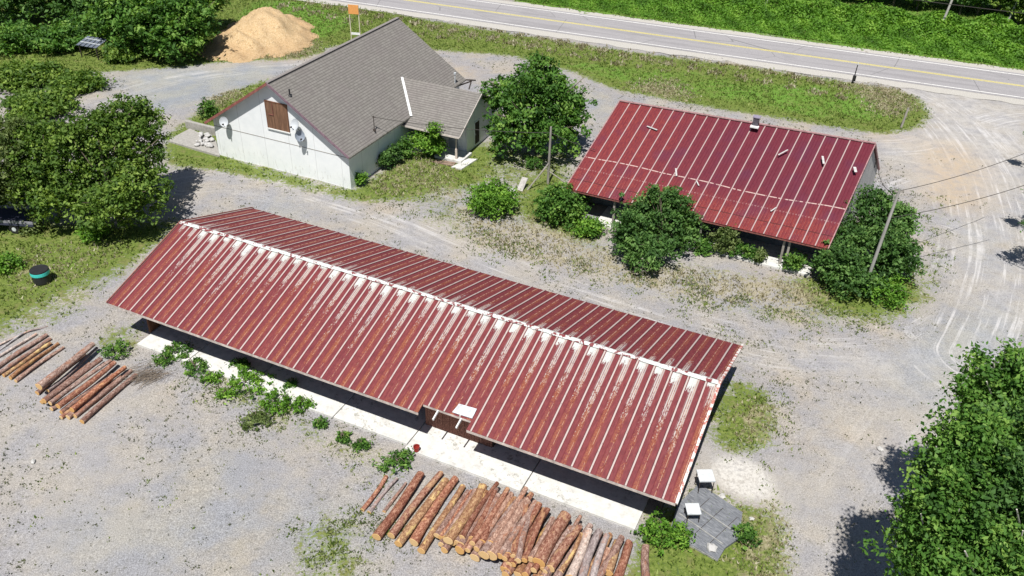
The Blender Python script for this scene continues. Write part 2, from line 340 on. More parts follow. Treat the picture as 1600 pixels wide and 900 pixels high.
# ------------------------------------------------------------------ mesh builder
class MB:
    def __init__(s): s.v = []; s.f = []; s.uv = []
    def face(s, pts, uv=None):
        i = len(s.v); s.v += [tuple(p) for p in pts]; s.f.append(tuple(range(i, i+len(pts)))); s.uv.append(uv or [(0, 0)]*len(pts))
    def box(s, c, d, R=None):
        hx, hy, hz = d[0]/2, d[1]/2, d[2]/2; c = Vector(c)
        P = [Vector((x*hx, y*hy, z*hz)) for x, y, z in ((-1,-1,-1),(1,-1,-1),(1,1,-1),(-1,1,-1),(-1,-1,1),(1,-1,1),(1,1,1),(-1,1,1))]
        if R is not None: P = [R@p for p in P]
        s.hexa([p+c for p in P])
    def hexa(s, P):
        i = len(s.v); s.v += [tuple(p) for p in P]
        for f in ((0,3,2,1),(4,5,6,7),(0,1,5,4),(1,2,6,5),(2,3,7,6),(3,0,4,7)): s.f.append(tuple(i+k for k in f)); s.uv.append([(0, 0)]*4)
    def box2(s, a, b): s.box([(a[i]+b[i])/2 for i in range(3)], [abs(b[i]-a[i]) for i in range(3)])
    def bar(s, a, b, w, h=None):
        a = Vector(a); b = Vector(b); d = b-a; h = h or w
        R = d.to_track_quat('X', 'Z').to_matrix(); s.box((a+b)/2, (d.length, w, h), R)
    def tube(s, pts, r, n=8, cap=True):
        pts = [Vector(p) for p in pts]; rs = r if isinstance(r, (list, tuple)) else [r]*len(pts); rings = []
        for k, p in enumerate(pts):
            d = (pts[min(k+1, len(pts)-1)]-pts[max(k-1, 0)]).normalized(); q = d.to_track_quat('Z', 'Y').to_matrix()
            i = len(s.v); rings.append(i)
            for j in range(n):
                t = 2*math.pi*j/n; s.v.append(tuple(p+q@Vector((math.cos(t)*rs[k], math.sin(t)*rs[k], 0))))
        for k in range(len(pts)-1):
            for j in range(n):
                a, b = rings[k], rings[k+1]; s.f.append((a+j, a+(j+1) % n, b+(j+1) % n, b+j)); s.uv.append([(0, 0)]*4)
        if cap:
            s.f.append(tuple(rings[0]+j for j in reversed(range(n)))); s.uv.append([(0, 0)]*n)
            s.f.append(tuple(rings[-1]+j for j in range(n))); s.uv.append([(0, 0)]*n)
    def prism(s, poly, z0, z1):
        n = len(poly); i = len(s.v); s.v += [(p[0], p[1], z0) for p in poly]+[(p[0], p[1], z1) for p in poly]
        s.f.append(tuple(i+k for k in reversed(range(n)))); s.uv.append([(0, 0)]*n); s.f.append(tuple(i+n+k for k in range(n))); s.uv.append([(0, 0)]*n)
        for k in range(n): s.f.append((i+k, i+(k+1) % n, i+n+(k+1) % n, i+n+k)); s.uv.append([(0, 0)]*4)
    def build(s, name, mat, parent=None, smooth=False):
        me = bpy.data.meshes.new(name); me.from_pydata(s.v, [], s.f); me.materials.append(mat)
        ul = me.uv_layers.new(name='UVMap'); flat = [c for f in s.uv for uv in f for c in uv]; ul.data.foreach_set('uv', flat)
        if smooth: me.polygons.foreach_set('use_smooth', [True]*len(me.polygons))
        me.update(); o = bpy.data.objects.new(name, me); COL.objects.link(o)
        if parent: o.parent = parent
        return o

# ------------------------------------------------------------------ building materials
PANEL = .88
def red_roof(name, whitefront, var):
    "weathered red ribbed sheet: uv.x metres along the eave (rib at 0), uv.y metres down from the ridge"
    a = NT(name, .55, .35); uv = a.uv(); U, D, _ = a.sep(uv)
    ph = a.math('FRACT', a.math('DIVIDE', U, PANEL)); pid = a.math('FLOOR', a.math('DIVIDE', U, PANEL))
    fine = a.noise(a.comb(a.math('MULTIPLY', U, 1.), a.math('MULTIPLY', D, .28)), 9, 5, .75)
    fine2 = a.noise(a.comb(U, a.math('MULTIPLY', D, .6)), 16, 4, .8)
    big = a.noise(uv, .5, 3); pw = a.n('ShaderNodeTexWhiteNoise', noise_dimensions='1D'); a.l(pid, pw.inputs['W']); pr = pw.outputs['Value']
    if var == 'shed': base = a.ramp(fine, [(.25, (.11, .022, .025)), (.5, (.185, .036, .040)), (.8, (.275, .072, .064))])
    else: base = a.ramp(fine, [(.25, (.085, .010, .020)), (.5, (.125, .014, .027)), (.8, (.17, .026, .042))])
    base = a.mix(a.ss(pr, 0, 1, 0, .22), base, (.09, .012, .03))
    rust = a.ramp(fine2, [(.35, (.17, .04, .015)), (.6, (.33, .11, .05)), (.75, (.48, .30, .16))])
    white = (.56, .60, .575)
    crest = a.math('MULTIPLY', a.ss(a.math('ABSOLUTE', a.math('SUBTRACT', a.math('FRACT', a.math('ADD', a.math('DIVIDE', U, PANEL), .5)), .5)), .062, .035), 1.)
    mid = a.ss(a.math('ABSOLUTE', a.math('SUBTRACT', ph, .50)), .20, .07)
    if whitefront:
        rmask = a.math('MULTIPLY', mid, a.ss(a.math('ADD', fine2, a.math('MULTIPLY', a.math('SUBTRACT', big, .5), .7)), .40, .58))
        c = a.mix(a.math('MULTIPLY', rmask, .8 if whitefront > 1 else .55), base, rust)
        # worn-off paint, broad near the ridge and narrowing to the small ribs lower down
        n = a.math('ADD', a.math('MULTIPLY', fine, .55), a.math('MULTIPLY', fine2, .45))
        pr = a.math('ADD', a.math('MULTIPLY', pr, 1.3), a.math('MULTIPLY', a.math('SUBTRACT', a.noise(a.comb(U, 3.), .22, 3, .7), .52), 4.))
        reach = a.math('ADD', .25, a.math('ABSOLUTE', a.math('ADD', a.math('MULTIPLY', a.ss(U, .7, 2.2, .05, 1.), .35) if whitefront > 1 else .08, a.math('MULTIPLY', a.math('ADD', pr, a.math('MULTIPLY', big, 1.1)), a.math('MULTIPLY', a.ss(U, .7, 2.2, .1, 1.), .80) if whitefront > 1 else .3))))
        reach = a.math('MULTIPLY', reach, .62)
        fall = a.math('SUBTRACT', 1., a.math('DIVIDE', D, reach))
        wl = a.math('MULTIPLY', a.ss(ph, .07, .11), a.ss(a.math('ADD', ph, a.math('MULTIPLY', a.math('SUBTRACT', fine2, .5), .9)), .54, .46))
        w1 = a.math('MULTIPLY', wl, a.ss(a.math('ADD', fall, a.math('MULTIPLY', a.math('SUBTRACT', n, .5), 3.0)), .28, .42))
        fall2 = a.math('SUBTRACT', 1., a.math('DIVIDE', D, a.math('MULTIPLY', reach, 5.0)))
        dash = a.ss(a.math('ABSOLUTE', a.math('SUBTRACT', a.math('FRACT', a.math('MULTIPLY', ph, 9.)), .5)), .42, .28)
        w2 = a.math('MULTIPLY', a.math('MULTIPLY', a.ss(a.math('ABSOLUTE', a.math('SUBTRACT', ph, .47)), .19, .13), dash), a.ss(a.math('ADD', fall2, a.math('MULTIPLY', a.math('SUBTRACT', n, .5), 3.2)), .40, .58))
        c = a.mix(a.math('MAXIMUM', a.math('MULTIPLY', w1, .92), a.math('MULTIPLY', w2, .6)), c, white)
        st = a.math('MULTIPLY', a.ss(a.math('ABSOLUTE', a.math('SUBTRACT', ph, .56)), .022, .012), a.ss(a.noise(a.comb(U, D), 3.5, 3), .42, .55))
        c = a.mix(a.math('MULTIPLY', st, .6), c, (.62, .42, .30))
        ck = a.math('MULTIPLY', crest, a.ss(fine, .30, .44, .25, .95))
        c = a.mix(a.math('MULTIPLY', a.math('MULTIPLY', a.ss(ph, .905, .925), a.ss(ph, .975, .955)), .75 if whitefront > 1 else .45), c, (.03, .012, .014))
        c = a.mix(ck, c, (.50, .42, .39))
    else:
        lo = a.ss(a.math('ADD', D, a.math('MULTIPLY', a.math('SUBTRACT', big, .5), 3.)), 5.5, 8.5)
        lf = a.ss(a.math('ADD', U, a.math('MULTIPLY', a.math('SUBTRACT', big, .5), 9.)), 10., 2.)
        c = a.mix(a.math('MULTIPLY', a.math('MAXIMUM', lo, a.math('MULTIPLY', lf, .8)), a.ss(fine, .35, .7, .2, .85)), base, (.26, .04, .026))
        c = a.mix(a.math('MULTIPLY', a.ss(a.noise(uv, .35, 2), .5, .68), .45), c, (.09, .018, .05))
        hair = a.math('MULTIPLY', a.ss(a.math('FRACT', a.math('MULTIPLY', ph, 4.)), .10, .02), a.math('MULTIPLY', a.ss(D, 7.4, 7.8), a.ss(fine2, .45, .6)))
        c = a.mix(a.math('MULTIPLY', hair, .6), c, (.50, .28, .20))
        dots = a.math('MULTIPLY', a.ss(a.math('ABSOLUTE', a.math('SUBTRACT', D, 7.25)), .07, .04), a.ss(a.math('ABSOLUTE', a.math('SUBTRACT', a.math('FRACT', a.math('MULTIPLY', ph, 4.)), .5)), .28, .2))
        c = a.mix(a.math('MULTIPLY', dots, a.ss(fine2, .42, .6, 0, .6)), c, (.46, .30, .28))
        bowl = a.math('ADD', 6.1, a.math('MULTIPLY', a.math('SUBTRACT', a.noise(a.comb(U, 0.), .12, 1), .5), .9))
        seam = a.math('MULTIPLY', a.ss(a.math('ABSOLUTE', a.math('SUBTRACT', D, bowl)), .05, .03), a.ss(a.noise(a.comb(U, 0.), 2.4, 2), .42, .5))
        c = a.mix(seam, c, (.50, .36, .33))
        c = a.mix(a.math('MULTIPLY', a.ss(a.math('ABSOLUTE', a.math('SUBTRACT', D, 8.35)), .05, .02), .8), c, (.05, .01, .01))
        c = a.mix(a.math('MULTIPLY', crest, a.ss(fine, .2, .35)), c, (.40, .30, .29))
    a.b.inputs['Metallic'].default_value = .0
    return a.col(c)
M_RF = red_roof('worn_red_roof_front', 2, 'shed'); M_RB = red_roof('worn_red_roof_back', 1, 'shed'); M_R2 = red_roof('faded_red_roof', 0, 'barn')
a = NT('peeling_ridge_cap', .6); M_CAP = a.col(a.mix(a.ss(a.noise(a.coord(), 3.2, 5, .75), .50, .57), (.62, .65, .63), (.19, .035, .04)))
M_CONC = None
a = NT('pale_concrete', .85, .2); v = a.coord(); n = a.noise(v, 2.2, 5, .7)  # off-white concrete, own tone varied by noise, with darker stain patches
cst = a.math('MULTIPLY', a.ss(a.noise(v, 3.2, 6, .85), .53, .62), a.ss(a.noise(v, .33, 2), .42, .56, .12, .8))
M_CONC = a.col(a.mix(cst, a.ramp(n, [(.3, (.52, .515, .49)), (.5, (.64, .635, .61)), (.7, (.74, .735, .71))]), (.24, .235, .20)))
a = NT('grey_concrete', .9, .2); v = a.coord(); M_CONG = a.col(a.ramp(a.noise(v, 5, 5, .7), [(.3, (.26, .25, .23)), (.7, (.45, .43, .40))]))
M_WOODG = simple('grey_weathered_wood', (.30, .28, .25), .9, .4, 5, stretch=(1, 1, .15))
M_WOODB = simple('brown_board', (.16, .075, .045), .9, .5, 4, stretch=(1, 1, .2))
M_DARK = simple('dark_timber', (.05, .04, .035), .9, .4, 3)
M_WHITE = simple('white_painted_metal', (.75, .77, .76), .6, .08, 3)
M_GALV = simple('galvanized_sheet', (.55, .58, .60), .5, .35, 4, .5)
M_BLK = simple('black_plastic', (.025, .025, .028), .5, .3, 3, .4)
M_TEAL = simple('teal_plastic', (.07, .62, .58), .45, .12, 3, .4)
M_WIRE = simple('dark_cable', (.06, .055, .05), .7, .2, 3)
M_FASC = simple('faded_red_trim', (.26, .10, .085), .8, .5, 6)

def roof_sheet(mb, A, B, C, D, npan, ulen, dlen, u0=0., zup=.045, rib=True, drows=10, sag=0., d0=0.):
    """ribbed sheet over quad A(eave left) B(eave right) C(ridge right) D(ridge left); cross section with a raised rib at every panel edge and two small ones between"""
    A, B, C, D = map(Vector, (A, B, C, D)); nrm = ((B-A).cross(D-A)).normalized()
    prof = []
    for k in range(npan):
        for p, h in ((0, 1), (.045, 1), (.075, 0), (.30, 0), (.33, .3), (.36, 0), (.55, 0), (.58, .3), (.61, 0), (.925, 0), (.955, 1)):
            prof.append(((k+p), h))
    prof.append((npan, 1)); ph = (u0 % PANEL)/PANEL
    prof = [(x-ph, h) for x, h in prof] + [(npan-ph+p, h) for p, h in ((.045, 1), (.075, 0), (.3, 0), (.33, .3), (.36, 0), (.55, 0), (.925, 0), (.955, 1), (1, 1))]
    tot = ulen/PANEL; prof = [(x/tot, h) for x, h in prof if -1e-6 <= x/tot <= 1+1e-6]
    if prof[0][0] > .0005: prof = [(0, 0)]+prof
    if prof[-1][0] < .9995: prof.append((1, 0))
    rows = drows; i0 = len(mb.v); n = len(prof)
    for r in range(rows+1):
        q = r/rows
        for x, h in prof:
            e = A.lerp(B, x); t = D.lerp(C, x); p = t.lerp(e, q)+nrm*(h*zup+.004*math.sin(x*70+q*9)); p.z -= sag*math.sin(math.pi*q)*(.6+.4*math.sin(x*9))
            mb.v.append(tuple(p))
    for r in range(rows):
        for k in range(n-1):
            a0 = i0+r*n+k; mb.f.append((a0, a0+n, a0+n+1, a0+1))
            U0 = prof[k][0]*ulen+u0; U1 = prof[k+1][0]*ulen+u0; d_0 = d0+r/rows*dlen; d_1 = d0+(r+1)/rows*dlen
            mb.uv.append([(U0, d_0), (U0, d_1), (U1, d_1), (U1, d_0)])

# ------------------------------------------------------------------ long shed
SA = math.radians(-24.449); SO = Vector((-23.42, 41.0, 0))
SH = empty('long_shed', SO, SA, label='long open-fronted shed with worn red and white metal roof', cat='shed')
L, WF, WB, HE, HR = 34.04, 6.53, 6.36, 2.6, 4.7
DF = math.hypot(WF, HR-HE); DB = math.hypot(WB, HR-HE)
NU0, NU1, ND = 20.78, 23.5, .5           # notch in the front eave
def rf(u, n, dz=0.): return Vector((u, n, HE+(HR-HE)*n/WF+dz))
def rb(u, n, dz=0.): return Vector((u, n, HR-(HR-HE)*(n-WF)/WB+dz))
mb = MB()
def front_piece(u0, u1, n0, n1):
    d1 = (1-n0/WF)*DF; d0_ = (1-n1/WF)*DF
    roof_sheet(mb, rf(u0, n0), rf(u1, n0), rf(u1, n1), rf(u0, n1), int((u1-u0)/PANEL)+1, u1-u0, d1-d0_, u0=u0+.01, drows=max(2, int((n1-n0)*2.5)), sag=.0, d0=d0_)
front_piece(0, NU0, 0, WF); front_piece(NU1, L, 0, WF); front_piece(NU0, NU1, ND, WF)
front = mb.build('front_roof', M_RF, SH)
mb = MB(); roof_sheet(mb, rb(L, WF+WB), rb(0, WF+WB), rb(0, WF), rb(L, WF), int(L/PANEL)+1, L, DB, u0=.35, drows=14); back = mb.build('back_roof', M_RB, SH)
mb = MB()
for i in range(34):
    u0 = L*i/34; u1 = L*(i+1)/34; j = [random.uniform(-.035, .035) for _ in range(4)]
    mb.face([rf(u0, WF-.17+j[0], .075), rf(u1, WF-.17+j[1], .075), Vector((u1, WF, HR+.10)), Vector((u0, WF, HR+.10))])
    mb.face([Vector((u0, WF, HR+.10)), Vector((u1, WF, HR+.10)), rb(u1, WF+.15+j[2], .075), rb(u0, WF+.15+j[3], .075)])
mb.build('ridge_cap', M_CAP, SH)
# rake trims
a = NT('flaking_rake_trim', .7); M_RAKE = a.col(a.mix(a.ss(a.noise(a.coord(), 3, 4, .7), .45, .55), (.74, .72, .68), (.45, .16, .13)))
for uu, mm in ((-.02, M_FASC), (L+.02, M_RAKE)):
    mb = MB(); ww = .06 if uu < 1 else .13; mb.bar(rf(uu, -.02, .03), rf(uu, WF, .03), ww, .14); mb.bar(rb(uu, WF, .03), rb(uu, WF+WB+.02, .03), ww, .14); mb.build('rake_trim', mm, SH)
mb = MB()
for (u0, u1) in ((.02, NU0), (NU1, L-.02)): mb.box2((u0, .0, HE-.17), (u1, .045, HE-.02))
mb.box2((NU0+.01, ND, HE+.02), (NU1-.01, ND+.045, HE+.14)); mb.build('fascia_board', simple('pale_fascia', (.52, .46, .42), .8, .5, 3), SH)
# underside framing: rafters + purlins + beam
M_RAFT = simple('rafter_wood', (.22, .17, .12), .9, .3, 4)
mb = MB()
for i in range(24):
    u0 = .4+i*(L-.8)/23
    n0 = ND+.06 if NU0 < u0 < NU1 else .06
    mb.bar(rf(u0, n0, -.14), rf(u0, WF, -.14), .05, .15); mb.bar(rb(u0, WF, -.14), rb(u0, WF+WB-.05, -.14), .05, .15)
mb.build('rafters', M_RAFT, SH)
for uu in (21.67, 22.97):
    mb = MB(); mb.bar(rf(uu, -.06, -.05), rf(uu, ND-.02, -.05), .07, .12); mb.build('rafter_tail', M_WHITE, SH)['label'] = 'bare pale rafter end showing in the eave gap'
WN0, WN1, WU0, WU1 = 2.6, WF+WB-1.0, 1.4, L-.95
mb = MB(); mb.box2((WU0, WN0-.1, HE-.05+.42), (WU1, WN0+.1, HE+.6)); mb.build('front_beam', M_RAFT, SH)
for i in range(10):
    if 5 < i < 8: continue
    mb = MB(); uu = WU0+.1+i*(WU1-WU0-.2)/9; mb.box2((uu-.08, WN0-.08, .12), (uu+.08, WN0+.08, HE+.4)); mb.build('post', M_WOODG, SH)
# walls: gables, rear wall
def gable(mb, u, t, n0, n1, drop=.12):
    P = [(n0, .1), (n1, .1), (n1, rb(0, n1).z-drop), (WF, HR-drop), (n0, rf(0, n0).z-drop)]
    a = [Vector((u, p[0], p[1])) for p in P]; b = [Vector((u+t, p[0], p[1])) for p in P]
    mb.face(a); mb.face(b[::-1])
    for k in range(5): mb.face([a[k], b[k], b[(k+1) % 5], a[(k+1) % 5]])
mb = MB(); gable(mb, WU0-.1, .1, 1.25, WN1); mb.build('end_wall', M_WOODB, SH)
mb = MB(); gable(mb, WU1, .1, 1.25, WN1); mb.build('end_wall', M_DARK, SH)
mb = MB(); mb.box2((WU0, WN1-.1, .1), (WU1, WN1, rb(0, WN1).z-.1)); mb.build('rear_wall', M_DARK, SH)
mb = MB()
for i in range(27): u0 = 20.15+i*.145; mb.box2((u0, 1.72+.01*(i % 3), .13), (u0+.135, 1.78+.01*(i % 3), 2.95))
a = NT('speckled_brown_siding', .95, .1); M_SPK = a.col(a.ramp(a.noise(a.coord(), 14, 5, .8), [(.35, (.08, .045, .035)), (.55, (.26, .12, .09)), (.72, (.60, .38, .28))]))
mb.build('room_wall', M_SPK, SH)
for q in (20.15, 24.0):
    mb = MB(); mb.box2((q, 1.80, .13), (q+.1, 5., 2.9)); mb.build('room_side_wall', M_DARK, SH)
# loose galvanised patch beside the notch
mb = MB(); P = [rf(22.42, .56, .06), rf(23.52, .58, .07), rf(23.50, 1.12, .08), rf(22.52, 1.08, .07)]
mb.hexa([p for p in P]+[p+Vector((0, 0, .025)) for p in P]); mb.build('roof_patch', M_GALV, SH)['label'] = 'bare galvanised sheet patching the roof above the eave gap'
# concrete floor slab, cast in bays
for (u0, u1, n0) in ((1.5, 5.2, .05), (5.26, 9.8, .05), (9.86, 15.4, .0), (15.46, 20.0, .0), (20.06, 26.6, -.28), (26.66, 32.4, -.02)):
    mb = MB()
    mb.prism([(u0, n0), (u1, n0+random.uniform(-.03, .03)), (u1, WN1-.15), (u0, WN1-.15)], -.05, .115+random.uniform(-.004, .006)); mb.build('floor_slab', M_CONC, SH)

# small red bucket at the slab edge
def bucket():
    t = empty('bucket', at(651, 704, .13), label='small red bucket on the pale slab below the eave gap', cat='bucket'); p = t.location.copy()
    mb = MB(); n = 16
    for (r0, z0, r1, z1) in ((.13, 0, .17, .30), (.17, .30, .15, .30), (.15, .30, .12, .03)):
        for j in range(n):
            a, b = 2*math.pi*j/n, 2*math.pi*(j+1)/n
            mb.face([(r0*math.cos(a), r0*math.sin(a), z0), (r0*math.cos(b), r0*math.sin(b), z0), (r1*math.cos(b), r1*math.sin(b), z1), (r1*math.cos(a), r1*math.sin(a), z1)])
    mb.face([(.12*math.cos(2*math.pi*j/n), .12*math.sin(2*math.pi*j/n), .03) for j in range(n)])
    mb.build('pail', simple('red_paint', (.35, .04, .03), .5, .2), t)
    mb = MB(); mb.tube([(.17*math.cos(x), .05, .30+.12*math.sin(x)) for x in np.linspace(0, math.pi, 9)], .006, 5); mb.build('handle', M_WIRE, t)
bucket()

# ------------------------------------------------------------------ right barn
BA = math.radians(-24.0); BO = Vector((3.72, 57.66, 0))
BN = empty('open_barn', BO, BA, label='shorter open-fronted barn with dark red metal roof behind the round bushes', cat='barn')
BR = Matrix.Rotation(-BA, 3, 'Z')
def bl(p): return BR@(Vector(p)-BO)
eL = bl((3.72, 57.66, 2.3)); eR = bl((21.0, 49.95, 2.3)); gR = bl((25.86, 58.16, 6.3)); gL = bl((8.02, 64.96, 6.3))
bR = bl((28.47, 62.13, 2.4)); bL = bl((10.6, 68.9, 2.4))
BLEN = 22*PANEL; BD = (gL-eL).length
mb = MB(); roof_sheet(mb, eL, eR, gR, gL, 22, BLEN-.01, BD, drows=16, zup=.04); mb.build('front_roof', M_R2, BN)
mb = MB(); roof_sheet(mb, bR, bL, gL, gR, 22, BLEN-.01, (bL-gL).length, drows=8, zup=.04); mb.build('back_roof', M_R2, BN)
M_RTRIM = simple('ridge_flashing', (.34, .20, .20), .7, .5, 5)
mb = MB(); mb.bar(gL+Vector((0, 0, .06)), gR+Vector((0, 0, .06)), .22, .05); mb.build('ridge_cap', M_RTRIM, BN)
for p, q, r in ((eL, gL, bL), (eR, gR, bR)):
    mb = MB(); mb.bar(p+Vector((0, 0, -.02)), q+Vector((0, 0, -.02)), .07, .14); mb.bar(q+Vector((0, 0, -.02)), r+Vector((0, 0, -.02)), .07, .14); mb.build('rake_trim', M_RTRIM, BN)
mb = MB(); mb.bar(eL+Vector((.05, .06, -.1)), eR+Vector((-.05, .06, -.1)), .04, .14); mb.build('fascia_board', M_FASC, BN)
# gable walls follow the roof lines, set in from the rake
def bgable(E, G, K, ins, name, mat):
    P = [Vector((E.x+ins, E.y+1.7, 0)), Vector((K.x+ins, K.y-.25, 0)), Vector((K.x+ins, K.y-.25, 2.45)), Vector((G.x+ins, G.y, G.z-.12))]
    t_ = 1.7/(G.y-E.y); P.append(Vector((E.x+(G.x-E.x)*t_+ins, E.y+1.7, E.z+(G.z-E.z)*t_-.12)))
    Q = [p+Vector((math.copysign(.1, -ins), 0, 0)) for p in P]; mb = MB(); mb.face(P); mb.face(Q[::-1])
    for k in range(5): mb.face([P[k], Q[k], Q[(k+1) % 5], P[(k+1) % 5]])
    return mb.build(name, mat, BN)
a = NT('pale_grey_boards', .9, .2); v = a.coord(); x, y, z = a.sep(v)
bd = a.math('FRACT', a.math('MULTIPLY', y, 3.4)); cc = a.ramp(a.noise(a.mapv(v, (1, 4, .3)), 3, 4, .7), [(.3, (.34, .34, .34)), (.7, (.60, .60, .59))])
M_PGB = a.col(a.mix(a.ss(bd, .10, .04), cc, (.12, .12, .12)))
bgable(eR, gR, bR, -.25, 'gable_wall', M_PGB); bgable(eL, gL, bL, .3, 'gable_wall', M_PGB)
mb = MB(); mb.box2((bL.x+.4, min(bL.y, bR.y)-.4, 0), (bR.x-.4, min(bL.y, bR.y)-.3, 2.3)); mb.build('rear_wall', M_DARK, BN)
mb = MB(); mb.box2((1.0, 2.8, .1), (18.4, 2.9, 3.35)); mb.build('inner_wall', simple('dim_blue_boards', (.16, .18, .21), .9, .3, 2, stretch=(3, 1, .2)), BN)
mb = MB(); mb.box2((2.6, -.22, -.03), (18.2, 3.2, .1)); mb.build('floor_slab', M_CONC, BN)
for px, py in ((957, 350), (1092, 381), (1222, 402), (1230, 404)):
    p = bl(at(px, py, .1)); mb = MB(); mb.box2((p.x-.075, .28, .1), (p.x+.075, .43, 2.36)); mb.build('post', M_WOODG, BN)
M_STRIP = simple('dull_strip', (.50, .49, .48), .8, .3, 6)
# small flue and loose light strips lying on the roof
def brp(px, py, dz=.07):
    for t in np.linspace(0, 1, 200):
        z = 6.3-4.0*t; p = bl(at(px, py, z)); 
        l0 = gL.lerp(gR, .5).lerp(eL.lerp(eR, .5), t)
        if p.y >= (gL.y+(gR.y-gL.y)*max(0, min(1, (p.x-gL.x)/(gR.x-gL.x))))*(1-t)+0*t - 0: continue
    best = min(np.linspace(0, 1, 400), key=lambda t: abs(bl(at(px, py, 6.3-4.0*t)).y-((1-t)*(gL.y+(gR.y-gL.y)*.5*(px-968)/200 if False else (1-t)*0+gL.lerp(gR, min(1, max(0, (px-968)/400))).y)+t*0)))
    return bl(at(px, py, 6.3-4.0*best+dz))
def on_barn(px, py, dz=.07):
    nrm = ((eR-eL).cross(gL-eL)).normalized(); C = bl((0, 0, CAM_H)); D = bl(at(px, py, 0))-C
    t = (eL-C).dot(nrm)/D.dot(nrm); return C+D*t+nrm*dz
c0 = on_barn(1180, 197, .0); mb = MB(); mb.box(c0+Vector((0, 0, .30)), (.42, .42, .75)); mb.build('flue', simple('sooty_metal', (.10, .09, .11), .6, .4, 5), BN)
mb = MB(); mb.box(c0+Vector((0, -.28, .05)), (.62, .34, .10)); mb.build('flue_flashing', M_WHITE, BN)
mb = MB(); mb.box(c0+Vector((0, 0, .74)), (.52, .52, .06)); mb.build('flue_cap', simple('purple_grey_metal', (.28, .25, .33), .6, .2, 5), BN)
for (x0, y0, x1, y1, wd) in ((1011, 198, 1027, 204, .18), (1056, 264, 1057, 276, .16), (1216, 243, 1231, 235, .14), (1285, 245, 1287, 257, .2), (1335, 262, 1337, 270, .26), (1088, 283, 1092, 291, .12), (1204, 331, 1213, 325, .12)):
    mb = MB(); mb.bar(on_barn(x0, y0), on_barn(x1, y1), wd*.75, .03); mb.build('loose_strip', M_STRIP, BN)
# service mast and meter on the gable
p = bl(at(1366, 262, 3.4)); mb = MB(); mb.tube([(p.x, p.y, p.z), (p.x, p.y, p.z+.7), (p.x+.15, p.y, p.z+.8)], .03, 6); mb.build('service_mast', M_WIRE, BN)

# ------------------------------------------------------------------ white house
HA = math.radians(-24.44); HO = Vector((-25.48, 66.17, 0))
HS = empty('white_house', HO, HA, label='white gable-fronted house with grey shingle roof and a side porch wing', cat='house')
HW, HL, HEH, HHR = 14.04, 18.97, 3.0, 7.62
sl = (HHR-HEH)/(HW/2)
a = NT('grey_shingles', .9, .2); uv = a.uv(); U, D, _ = a.sep(uv)
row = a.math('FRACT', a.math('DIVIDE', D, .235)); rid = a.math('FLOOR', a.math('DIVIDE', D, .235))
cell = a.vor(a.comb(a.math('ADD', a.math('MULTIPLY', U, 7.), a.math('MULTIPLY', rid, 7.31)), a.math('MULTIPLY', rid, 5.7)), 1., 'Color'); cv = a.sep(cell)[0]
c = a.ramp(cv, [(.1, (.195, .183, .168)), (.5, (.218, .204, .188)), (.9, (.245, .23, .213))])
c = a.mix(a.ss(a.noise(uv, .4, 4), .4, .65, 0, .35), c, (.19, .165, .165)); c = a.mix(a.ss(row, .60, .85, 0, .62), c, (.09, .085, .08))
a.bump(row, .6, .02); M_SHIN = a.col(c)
def slab_roof(mb, Q, ulen, dlen, th=.12, nu=1, ucut=0.):
    "Q: ridge0, ridge1, eave1, eave0; top face with uv, thin body"
    Q = [Vector(q) for q in Q]; n = (Q[1]-Q[0]).cross(Q[3]-Q[0]).normalized(); n = n if n.z > 0 else -n
    mb.face(Q, [(0, 0), (ulen, 0), (ulen, dlen), (0, dlen)])
    B = [q-n*th for q in Q]; mb.face(B[::-1])
    for k in range(len(Q)): mb.face([Q[k], B[k], B[(k+1) % 4], Q[(k+1) % 4]], [(0, .15)]*4)
dl = math.hypot(HW/2, HHR-HEH)
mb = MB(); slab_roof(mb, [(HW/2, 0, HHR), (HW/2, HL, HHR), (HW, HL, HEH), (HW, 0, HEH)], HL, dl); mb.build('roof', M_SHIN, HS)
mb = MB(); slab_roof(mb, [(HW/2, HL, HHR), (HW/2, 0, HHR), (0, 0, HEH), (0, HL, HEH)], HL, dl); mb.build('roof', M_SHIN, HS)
# addition roof
AR, AN0, AN1, AE, AU1 = 4.8, 8.2, 12.4, 2.5, 19.15; asl = (AR-AE)/(AN1-AN0)
mb = MB(); Q = [Vector((HW-(AR-HEH)/sl+.02, AN1, AR)), Vector((AU1-.1, AN1, AR)), Vector((AU1, AN0, AE)), Vector((HW-.55, AN0, AE))]
vb = Vector((HW+.0, AN0+(HEH-AE)/asl, HEH+.01)); du = math.hypot(AN1-AN0, AR-AE)
mb.face([Q[0]+Vector((0, 0, .012)), vb, Q[3], Q[2], Q[1]], [(Q[0].x, 0), (vb.x, du*.78), (Q[3].x, du), (Q[2].x, du), (Q[1].x, 0)])
bq = [q-Vector((0, 0, .13)) for q in (vb, Q[3], Q[2], Q[1])]; mb.face([vb, bq[0], bq[1], Q[3]]); mb.face([Q[3], bq[1], bq[2], Q[2]]); mb.face([Q[2], bq[2], bq[3], Q[1]]); mb.face(bq[::-1])
mb.build('wing_roof', M_SHIN, HS)
mb = MB(); slab_roof(mb, [(AU1-.1, AN1, AR), (HW-(AR-HEH)/sl+.05, AN1, AR), (HW-.05, AN1+3.3, HEH), (AU1-.1, AN1+4.2, AE)], 7, du); mb.build('wing_roof', M_SHIN, HS)
mb = MB(); mb.bar(Q[0]+Vector((0, -.05, .05)), vb+Vector((.12, -.12, .06)), .2, .03); mb.build('valley_flashing', M_WHITE, HS)
mb = MB(); mb.bar((HW/2, 0, HHR+.03), (HW/2, HL, HHR+.03), .3, .05); mb.build('ridge_cap', simple('ridge_shingle', (.24, .22, .21), .9, .3, 6), HS)
